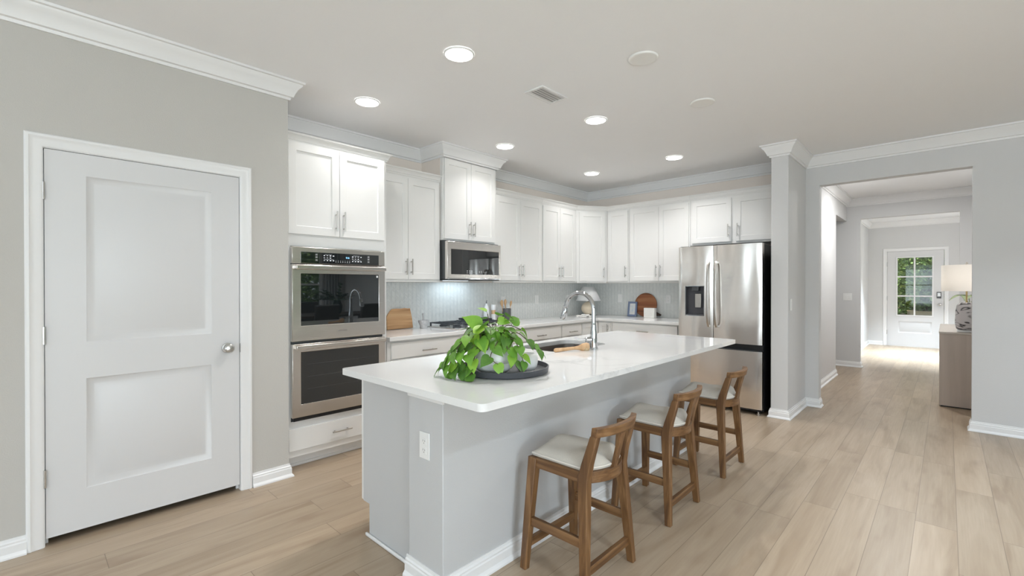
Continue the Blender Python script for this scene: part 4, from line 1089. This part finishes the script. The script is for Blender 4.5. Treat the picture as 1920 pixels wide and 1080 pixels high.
build('pour_spout', MB().tube([(-3.945, 3.745, CTZ+.218), (-3.945, 3.745, CTZ+.240), (-3.940, 3.748, CTZ+.262)], [.009, .005, .003], 10), DGREY, bo)
ca = thing('salt_cellar', (-3.935, 3.850, CTZ), 'white cylinder mill with a pale wood band between oil bottle and utensil crock', 'mill')
build('body', MB().lathe((-3.935, 3.850, CTZ+.001), [(.001, 0), (.027, 0), (.028, .003), (.028, .095), (.001, .095)], 28), GLOSSW, ca)
build('wood_band', MB().lathe((-3.935, 3.850, CTZ+.097), [(.001, 0), (.025, 0), (.025, .045), (.001, .045)], 28), BEECH, ca)
build('top', MB().lathe((-3.935, 3.850, CTZ+.143), [(.001, 0), (.028, 0), (.028, .062), (.026, .065), (.001, .065)], 28), GLOSSW, ca)
cr = build('utensil_crock', MB().lathe((-3.895, 4.035, CTZ+.001), [(.001, 0), (.052, 0), (.054, .003), (.054, .155), (.049, .155), (.049, .01), (.001, .008)], 36), mat('dark_grey_stoneware', (.10, .10, .105), .6, noise=.15, nscale=40), sharp=50)
tag(cr, 'dark grey cylindrical utensil crock on the left countertop', 'crock')
ut = [((-.010, -.030), (-.018, -.062), .250), ((-.018, -.012), (-.032, -.036), .262), ((.0, .0), (-.006, -.018), .258), ((-.014, .006), (-.02, .004), .268), ((.004, .026), (.004, .062), .250)]
labs = ['wooden spoon leaning left, leftmost in the dark crock', 'wooden spoon in the dark crock, second from the left', 'wooden spoon standing in the middle front of the dark crock', 'wooden spoon standing upright at the back of the dark crock', 'wooden spoon leaning right on its own in the dark crock']
for (a, b, h_), lb in zip(ut, labs):
    c0 = Vector((-3.895, 4.035, CTZ)); p0 = c0+Vector((a[0], a[1], .012)); p1 = c0+Vector((b[0], b[1], h_-.075)); p2 = c0+Vector((b[0]*1.25, b[1]*1.25, h_))
    o_ = build('wooden_spoon', MB().tube([p0, p1, p1*.7+p2*.3, p1*.4+p2*.6, p1*.15+p2*.85, p2], [.004, .0045, .013, .017, .014, .005], 12, flat=.6), BEECH, sharp=60)
    tag(o_, lb, 'utensil', 'wooden spoons in the dark crock')
sr = build('spatula', MB().tube([(-3.80, 4.01, CTZ+.010), (-3.70, 3.98, CTZ+.008), (-3.60, 3.955, CTZ+.007)], [.006, .006, .007], 10).box(-3.86, -3.80, 3.985, 4.045, CTZ+.004, CTZ+.008), mat('pale_wood_utensil', (.70, .60, .46), .5, noise=.1, nscale=30), bevel=.001)
tag(sr, 'pale wooden spatula lying flat on the counter in front of the crock', 'utensil')
# beaded garland in the corner
ga = MB(); gp_ = []
for k in range(34):
    a = k/34*2*pi*1.45; r_ = .085-.035*k/34
    gp_.append((-3.645+r_*cos(a)*1.2, 5.300+r_*sin(a)*1.1+.015*sin(3*a), CTZ+.0135+(.014 if k > 22 else 0)))
for p in gp_:
    ga.lathe((p[0], p[1], p[2]-.012), [(.001, 0), (.008, .003), (.012, .012), (.008, .021), (.001, .024)], 10)
gl_ = build('bead_garland', ga, mat('white_bead', (.78, .77, .74), .6, noise=.03), sharp=80)
tag(gl_, 'coil of white wooden beads lying in front of the corner lamp', 'garland')
# corner lamp
LX, LY = -3.765, 5.600
la = thing('corner_table_lamp', (LX, LY, CTZ), 'small table lamp with cream ball base and white cone shade in the counter corner', 'lamp')
build('foot', MB().lathe((LX, LY, CTZ+.001), [(.001, 0), (.055, 0), (.055, .012), (.001, .012)], 28), BLACK, la)
build('ball_base', MB().lathe((LX, LY, CTZ+.012), [(.02, 0)]+[(.100*sin(pi*k/16), .095-.095*cos(pi*k/16)) for k in range(2, 15)]+[(.016, .192), (.001, .193)], 32), mat('cream_plaster', (.72, .62, .48), .8, noise=.12, nscale=15, bump=.5, bscale=60), la)
build('neck', MB().tube([(LX, LY, CTZ+.19), (LX, LY, CTZ+.36)], .008, 12), BLACK, la)
sh = MB(); sh.loft([[(LX+r_*cos(2*pi*k/40), LY+r_*sin(2*pi*k/40), z_) for k in range(40)] for r_, z_ in ((.178, CTZ+.218), (.086, CTZ+.418))], caps=False)
o_ = build('lamp_shade', sh, mat('white_fabric_shade', (.78, .78, .78), .9, noise=.02), la); sm = o_.modifiers.new('solid', 'SOLIDIFY'); sm.thickness = .003
build('shade_ring', MB().tube([(LX-.084, LY, CTZ+.405), (LX+.084, LY, CTZ+.405)], .002, 8), BLACK, la)
# blue frame
fr = thing('picture_frame', (-3.215, 5.86, CTZ), 'small blue-grey picture frame standing in front of the round wooden board', 'picture frame')
M = frame('-Y', (-3.285, 5.868, CTZ+.001)) @ Matrix.Rotation(radians(-8), 4, 'X')
build('moulding', MB(M).plate([(0, 0), (.140, 0), (.140, .208), (0, .208)], [[(.026, .026), (.026, .182), (.114, .182), (.114, .026)]], -.006, .012), mat('blue_grey_lacquer', (.17, .215, .33), .45, noise=.1), fr, bevel=.002)
def print_material():
    m, nt, b = nodes_of('faded_landscape_print', .5)
    tc = ND(nt, 'ShaderNodeTexCoord'); n = ND(nt, 'ShaderNodeTexNoise'); n.inputs['Scale'].default_value = 18; nt.links.new(tc.outputs['Object'], n.inputs['Vector'])
    rp = ND(nt, 'ShaderNodeValToRGB'); nt.links.new(n.outputs['Fac'], rp.inputs[0]); e = rp.color_ramp.elements
    e[0].position = .35; e[0].color = (.60, .66, .70, 1); e[1].position = .7; e[1].color = (.78, .70, .58, 1); k = e.new(.5); k.color = (.74, .75, .74, 1)
    nt.links.new(rp.outputs[0], b.inputs['Base Color']); return m
build('print', MB(M).box(.026, .114, .026, .182, -.006, .002), print_material(), fr)
build('mat_board', MB(M).plate([(.026, .026), (.114, .026), (.114, .182), (.026, .182)], [[(.036, .036), (.036, .172), (.104, .172), (.104, .036)]], .002, .004), mat('white_mat_board', (.74, .75, .77), .8, noise=.02), fr)
# round board leaning
rb = thing('round_board', (-3.03, 5.915, CTZ), 'round reddish-brown wooden board leaning on the back tiles', 'serving board')
M = frame('-Y', (-3.030, 5.900, CTZ+.002)) @ Matrix.Rotation(radians(-6), 4, 'X')
build('disc', MB(M).loft([[(.165*cos(2*pi*k/48), .165+.165*sin(2*pi*k/48), c) for k in range(48)] for c in (0, .016)]), ACACIA, rb, bevel=.003)
build('handle', MB(M).plate([(.135, .060), (.165, .075), (.235, .040), (.225, .022), (.140, .018)], [], .001, .015), mat('dark_board_handle', (.05, .03, .022), .5, noise=.2), rb, bevel=.003)
# white box sign
bx = thing('block_sign', (-2.905, 5.79, CTZ), 'small white wooden block in front of the round board', 'decoration')
build('block', MB().box(-2.985, -2.832, 5.765, 5.830, CTZ+.001, CTZ+.132), mat('white_washed_wood', (.80, .79, .76), .7, noise=.05, nscale=30), bx, bevel=.003)
ln_ = MB()
for k in range(6): ln_.box(-2.975+.004*(k % 3), -2.86-.006*((k*7) % 4), 5.7642, 5.7650, CTZ+.108-k*.017, CTZ+.110-k*.017)
build('faint_lines', ln_, mat('faint_print', (.62, .60, .56), .8, noise=.05), bx)

# ------------------------------------------------------------------ ceiling fixtures
def downlight(x, y, label, lit=True, power=CAN_POWER, r_=.082):
    t = thing('recessed_light', (x, y, CEIL-.02), label, 'ceiling light', 'recessed ceiling lights')
    build('trim_ring', MB().lathe((x, y, CEIL-.009), [(r_+.012, .008), (r_+.010, .002), (r_+.002, 0), (r_, .004), (r_, .008)], 40, caps=False), mat('downlight_trim', (.85, .85, .84), .4, noise=.01), t)
    build('diffuser', MB().lathe((x, y, CEIL-.006), [(.001, 0), (r_, 0), (r_, .004), (.001, .004)], 40), mat('lit_diffuser', (.9, .9, .9), .5, emit=(1., .97, .92), estr=14., noise=.01) if lit else CEILW, t)
    area('downlight_lamp', (x, y, CEIL-.012), (0, 0, 0), .15, .15, power*(.49 if x < -3 else 1.15), CAN_COL, 'DISK', spread=126)
    return t
for x, y, lb in ((-2.162, 1.825, 'lit recessed ceiling light nearest the camera, largest of the six'),
                 (-3.235, 1.815, 'lit recessed ceiling light over the oven tower, leftmost of the six'),
                 (-2.178, 3.350, 'lit recessed ceiling light beside the ceiling vent, over the middle of the island'),
                 (-3.250, 3.345, 'lit recessed ceiling light in front of the microwave cabinet'),
                 (-2.184, 4.916, 'lit recessed ceiling light in front of the fridge, rightmost of the six'),
                 (-3.247, 4.904, 'lit recessed ceiling light before the kitchen corner cabinets, lowest in the picture')):
    downlight(x, y, lb)
for x, y, lb in ((-1.372, 2.640, 'unlit round white ceiling cover plate above the first bar stools, the larger one'), (-1.373, 3.593, 'unlit round white ceiling cover plate farther back, the smaller one')):
    t = build('ceiling_cover_plate', MB().lathe((x, y, CEIL-.010), [(.001, .002), (.070, .001), (.082, 0), (.088, .003), (.090, .009), (.001, .009)], 40), mat('cover_plate_white', (.83, .83, .81), .45, noise=.01), sharp=50)
    tag(t, lb, 'ceiling plate', 'round ceiling cover plates')
V_ = thing('ceiling_vent', (-2.154, 2.658, CEIL-.02), 'white louvred air vent in the ceiling between the recessed lights', 'vent')
build('frame', MB().plate([(-2.240, 2.508), (-2.068, 2.508), (-2.068, 2.808), (-2.240, 2.808)], [[(-2.218, 2.530), (-2.218, 2.786), (-2.090, 2.786), (-2.090, 2.530)]], CEIL-.009, CEIL-.001), WHITE, V_, bevel=.002)
build('duct', MB().box(-2.218, -2.090, 2.530, 2.786, CEIL-.0030, CEIL-.0005), mat('vent_dark', (.55, .55, .55), .8, noise=.02), V_)
sl = MB()
for k in range(5):
    x_ = -2.206+k*.0255; sl.loft([[(x_-.010, y_, CEIL-.0035), (x_-.010+.003, y_, CEIL-.0035), (x_+.0135, y_, CEIL-.0095), (x_+.0105, y_, CEIL-.0105)] for y_ in (2.531, 2.785)])
build('louvres', sl, WHITE, V_)
# added fill lights without fixtures: living area behind the camera, hall and foyer
for x, y in ((1.2, 1.0), (1.2, -2.4), (-1.6, -2.4), (3.6, 1.0), (3.6, 3.9), (1.2, 3.9)):
    area('living_fill_light', (x, y, CEIL-.012), (0, 0, 0), .17, .17, LIVING_FILL_POWER, (.77, .885, 1.), 'DISK', 125)  # unseen lamps added so bounce off the floor brightens the ceiling
area('hall_fill_light', (-.45, 7.7, CEIL-.02), (0, 0, 0), .2, .2, 26., (.97, .97, .96), 'DISK')  # added only to brighten the hall
area('foyer_floor_glare_light', (-.3, 11.6, CEIL-.02), (0, 0, 0), .3, .3, 75., (.76, .89, 1), 'DISK', 80)  # narrow downward light added to make the white glare on the foyer floor

# ------------------------------------------------------------------ hall: console, lamp, plant
co = thing('console_cabinet', (.17, 7.5, 0), 'taupe wood-veneer console seen end-on in the hall', 'console')
build('body', MB().box(-.058, .400, 6.93, 8.35, .012, .800), DRIFT, co, bevel=.003)
build('top', MB().box(-.062, .402, 6.922, 8.36, .8005, .822), mat('pale_console_top', (.58, .53, .48), .35, noise=.06, nscale=10), co, bevel=.002)
build('glide', MB().box(-.045, .39, 6.94, 8.34, .001, .012), BLACK, co)
HX, HY = .158, 7.06
hl = thing('hall_table_lamp', (HX, HY, .823), 'lit table lamp with white drum shade and black-veined marble base on the hall console', 'lamp')
build('acrylic_foot', MB().box(HX-.075, HX+.075, HY-.06, HY+.06, .8235, .845), mat('clear_acrylic', (.85, .85, .86), .05, spec=.8, noise=.02), hl, bevel=.003)
def vein_material():
    m, nt, b = nodes_of('black_veined_stone', .35)
    tc = ND(nt, 'ShaderNodeTexCoord'); n = ND(nt, 'ShaderNodeTexNoise'); n.inputs['Scale'].default_value = 2.2; n.inputs['Detail'].default_value = 2.5; n.inputs['Distortion'].default_value = 1.6
    mp = ND(nt, 'ShaderNodeMapping'); mp.inputs['Rotation'].default_value = (0, .7, .5); mp.inputs['Scale'].default_value = (1.2, 1.2, 2.6)
    nt.links.new(tc.outputs['Object'], mp.inputs['Vector']); nt.links.new(mp.outputs[0], n.inputs['Vector'])
    fr_ = math_n(nt, 'FRACT', math_n(nt, 'MULTIPLY', n.outputs['Fac'], 7.))
    v = math_n(nt, 'ABSOLUTE', math_n(nt, 'SUBTRACT', fr_, .5))
    mr = ND(nt, 'ShaderNodeMapRange'); nt.links.new(v, mr.inputs['Value']); mr.inputs['From Min'].default_value = .02; mr.inputs['From Max'].default_value = .16
    nt.links.new(mixc(nt, mr.outputs[0], (.035, .03, .035), (.62, .59, .60)), b.inputs['Base Color']); return m
build('base', MB().lathe((HX, HY, .845), [(.001, 0), (.070, 0), (.083, .012), (.092, .08), (.088, .20), (.078, .268), (.060, .290), (.040, .300), (.001, .300)], 36), vein_material(), hl, sharp=50)
build('neck', MB().tube([(HX, HY, 1.144), (HX, HY, 1.58)], .008, 12), mat('brass', (.55, .42, .2), .3, metal=1., noise=.03), hl)
build('finial', MB().lathe((HX, HY, 1.556), [(.004, 0), (.012, .006), (.014, .014), (.008, .022), (.001, .024)], 16), NICKEL, hl)
sh = MB(); sh.loft([[(HX+.205*cos(2*pi*k/48), HY+.205*sin(2*pi*k/48), z_) for k in range(48)] for z_ in (1.268, 1.552)], caps=False)
def shade_material():
    m = bpy.data.materials.new('lit_drum_shade'); m.use_nodes = True; nt = m.node_tree; MATS['lit_drum_shade'] = m
    b = nt.nodes['Principled BSDF']; b.inputs['Base Color'].default_value = (.85, .83, .80, 1); b.inputs['Roughness'].default_value = .9
    tc = ND(nt, 'ShaderNodeTexCoord'); n = ND(nt, 'ShaderNodeTexNoise'); n.inputs['Scale'].default_value = 150; nt.links.new(tc.outputs['Object'], n.inputs['Vector'])
    nt.links.new(mixc(nt, n.outputs['Fac'], (.82, .80, .77), (.88, .86, .83)), b.inputs['Base Color'])
    tl = ND(nt, 'ShaderNodeBsdfTranslucent'); tl.inputs['Color'].default_value = (.9, .86, .80, 1)
    mx = ND(nt, 'ShaderNodeMixShader'); mx.inputs[0].default_value = .5
    nt.links.new(b.outputs[0], mx.inputs[1]); nt.links.new(tl.outputs[0], mx.inputs[2]); nt.links.new(mx.outputs[0], nt.nodes['Material Output'].inputs['Surface'])
    return m
build('drum_shade', sh, shade_material(), hl)
build('bulb', MB().lathe((HX, HY, 1.36), [(.001, 0), (.020, .01), (.030, .03), (.030, .05), (.020, .07), (.001, .08)], 20), mat('lit_bulb', (1, 1, 1), .5, emit=(1., .93, .85), estr=19., noise=.01), hl)
pl = thing('console_plant', (.19, 7.62, .823), 'broad olive-green leaf showing just below the hall lamp shade', 'plant')
build('vase', MB().lathe((.20, 7.62, .8235), [(.001, 0), (.05, 0), (.075, .05), (.07, .12), (.035, .18), (.03, .22), (.025, .22), (.001, .15)], 28), CERAM, pl, sharp=50)
lf = MB(); random.seed(5)
for k in range(7):
    a = k/7*2*pi; o_ = Vector((cos(a), sin(a), 0)); p = Vector((.20, 7.62, 1.04))
    lf.tube([p-Vector((0, 0, .06)), p+o_*.02+Vector((0, 0, .10)), p+o_*.06+Vector((0, 0, .16))], .003, 6)
    leaf(lf, p+o_*.07+Vector((0, 0, .17)), o_+Vector((0, 0, .1)), Vector((0, 0, 1)), .12, curl=.6)
build('foliage', lf, mat('olive_leaf', (.22, .27, .14), .5, noise=.15, nscale=20), pl, sharp=60, recalc=False)

# ------------------------------------------------------------------ dining side (seen mirrored in the oven glass)
DTX, DTY = 2.4, 4.35
dt = thing('dining_table', (DTX, DTY, 0), 'dark dining table mirrored in the upper oven glass', 'table')
build('tabletop', MB().box(DTX-.5, DTX+.5, DTY-.95, DTY+.95, .72, .76), TABLEW, dt, bevel=.005)
for sx in (-1, 1):
    for sy in (-1, 1): build('leg', MB().bar((DTX+sx*.42, DTY+sy*.86, 0.001), (DTX+sx*.42, DTY+sy*.86, .72), .07, .07), TABLEW, dt)
def dchair(x, y, rz, label):
    t = thing('dining_chair', (0, 0, 0), label, 'chair', 'dining chairs')
    fb = mat('dark_chair_fabric', (.06, .055, .05), .9, noise=.2, nscale=80)
    build('seat', MB().box(-.24, .24, -.24, .24, .42, .50), fb, t, bevel=.03)
    build('backrest', MB().bar((.22, 0, .50), (.28, 0, .98), .46, .06), fb, t, bevel=.02)
    for sx in (-1, 1):
        for sy in (-1, 1): build('leg', MB().bar((sx*.20, sy*.20, 0.001), (sx*.20, sy*.20, .42), .035, .035), TABLEW, t)
    t.location = (x, y, 0); t.rotation_euler = (0, 0, rz); return t
c0 = dchair(DTX-.62, DTY-.5, pi, 'dark dining chair mirrored at the lower left of the oven glass')
copy_tree(c0, (DTX-.62, DTY+.4, 0), 'dark dining chair mirrored at the lower right of the oven glass', pi)
copy_tree(c0, (DTX+.62, DTY-.1, 0), 'dark dining chair mirrored beyond the dining table', 0)
va = thing('table_vase', (DTX-.05, DTY+.1, .761), 'dark vase of branches on the dining table, mirrored in the oven glass', 'vase')
build('vase', MB().lathe((DTX-.05, DTY+.1, .761), [(.001, 0), (.06, 0), (.09, .06), (.10, .15), (.07, .24), (.05, .28), (.045, .28), (.001, .2)], 28), mat('teal_glaze', (.04, .08, .07), .2, noise=.1), va, sharp=50)
lf = MB(); random.seed(9)
for k in range(15):
    a = random.uniform(0, 2*pi); el = random.uniform(.15, 1.2); d_ = Vector((cos(a)*cos(el), sin(a)*cos(el), sin(el)))
    p = Vector((DTX-.05, DTY+.1, 1.03)); q = p+d_*random.uniform(.30, .48)-Vector((0, 0, .04))
    lf.tube([p-Vector((0, 0, .05)), p+d_*.15+Vector((0, 0, .04)), q], .004, 5)
    for j in range(9):
        pp = p+(q-p)*(.25+.75*j/8); sd = d_.cross(Vector((0, 0, 1))).normalized()*(1 if j % 2 else -1)
        leaf(lf, pp, d_+sd*.9, Vector((0, 0, 1)), .085)
build('foliage', lf, DARKLEAF, va, sharp=60, recalc=False)
CUR = mat('grey_curtain', (.42, .44, .44), .95, noise=.1, nscale=30)
for (y0, y1), lb in (((3.38, 3.74), 'grey curtain panel at the near side of the dining window'), ((5.34, 5.80), 'grey curtain panel mirrored beside the window in the oven glass')):
    n_ = 60; P1 = [(4.93+.035*sin(k/n_*2*pi*6), y0+(y1-y0)*k/n_) for k in range(n_+1)]
    P2 = [(x+.008, y) for x, y in P1][::-1]
    tag(build('curtain', MB().loft([[(x, y, z_) for x, y in P1+P2] for z_ in (.02, 2.55)]), CUR, sharp=80), lb, 'curtain', 'dining window curtains')
tv = build('television', MB().box(1.9, 3.1, 5.885, 5.925, 1.25, 1.95), BLACKG, bevel=.004)
tag(tv, 'black wall screen on the right living wall, mirrored in the microwave door', 'television')

# ------------------------------------------------------------------ outdoors
gd = MB().box(-30, 40, 13.34, 60, -.30, -.12)
gg = build('garden_ground', gd, mat('leafy_ground', (.20, .15, .08), .95, noise=.5, nscale=1.2), org=(0, 0, -.3)); gg['kind'] = 'structure'
gd = MB().box(5.2, 40, -20, 13.3, -.30, -.12)
gg = build('garden_ground', gd, mat('lawn', (.09, .15, .04), .95, noise=.4, nscale=1.5), org=(5, 0, -.3)); gg['kind'] = 'structure'
BARK = mat('tree_bark', (.10, .07, .05), .9, noise=.4, nscale=12)
def tree(x, y, h_, r_, n_, label, seed, low=.4, lsize=.16, cat='tree'):
    random.seed(seed)
    t = thing('tree' if cat == 'tree' else 'shrub', (x, y, -.12), label, cat, 'garden trees and shrubs')
    if cat == 'tree': build('trunk', MB().tube([(x, y, -.12), (x+.1, y, h_*.4), (x, y+.1, h_*.75)], [.16, .12, .06], 10), BARK, t)
    mb_ = MB()
    for k in range(n_):
        a = random.uniform(0, 2*pi); v_ = random.random(); z_ = low+(h_-low)*v_
        rr = r_*(.35+.65*sin(pi*min(1, max(0.02, v_*.9+.08))))*random.uniform(.35, 1.)**.6
        p = Vector((x+rr*cos(a), y+rr*sin(a), z_)); d_ = Vector((random.uniform(-1, 1), random.uniform(-1, 1), random.uniform(-.9, .4))).normalized()
        s_ = Vector((random.uniform(-1, 1), random.uniform(-1, 1), random.uniform(-1, 1))).cross(d_).normalized(); L_ = lsize*random.uniform(.6, 1.3)
        vs = [mb_.v(p), mb_.v(p+d_*L_*.5+s_*L_*.3), mb_.v(p+d_*L_), mb_.v(p+d_*L_*.5-s_*L_*.3)]; mb_.f(vs)
    build('foliage', mb_, TREELEAF, t, recalc=False)
tree(-2.6, 20.5, 6.5, 1.7, 20000, 'leafy tree seen through the left panes of the entry door', 31, low=.3, lsize=.11)
tree(1.3, 23.5, 7.5, 2.0, 20000, 'leafy tree seen through the right panes of the entry door', 32, low=.5, lsize=.12)
tree(-6.6, 26.5, 8.0, 2.2, 5200, 'tree far left beyond the entry door glass', 33, low=.2, lsize=.26)
tree(-2.6, 30.0, 9.5, 2.3, 16000, 'large tree closing the view behind the entry door', 38, low=0, lsize=.20)
tree(2.6, 31.5, 9.5, 2.3, 16000, 'large tree behind the right panes of the entry door', 39, low=0, lsize=.20)
tree(-.9, 36.0, 9.5, 1.7, 6000, 'distant tree in the gap between the two large ones beyond the entry door', 40, low=0, lsize=.40)
tree(-1.95, 17.3, .62, .50, 1100, 'bright low shrub seen through the lowest left pane of the entry door', 34, low=-.1, lsize=.12, cat='shrub')
tree(8.2, 5.2, 6.0, 1.5, 16000, 'leafy tree close outside the dining window, mirrored at the left of the oven glass', 36, low=0, lsize=.11)
tree(11.8, 7.2, 7.0, 1.7, 5200, 'tree outside the dining window, mirrored in the oven glass', 35, low=0, lsize=.24)
tree(10.4, 11.0, 7.0, 1.7, 4200, 'tree farthest beyond the dining window, mirrored in the oven glass', 37, low=0, lsize=.24)
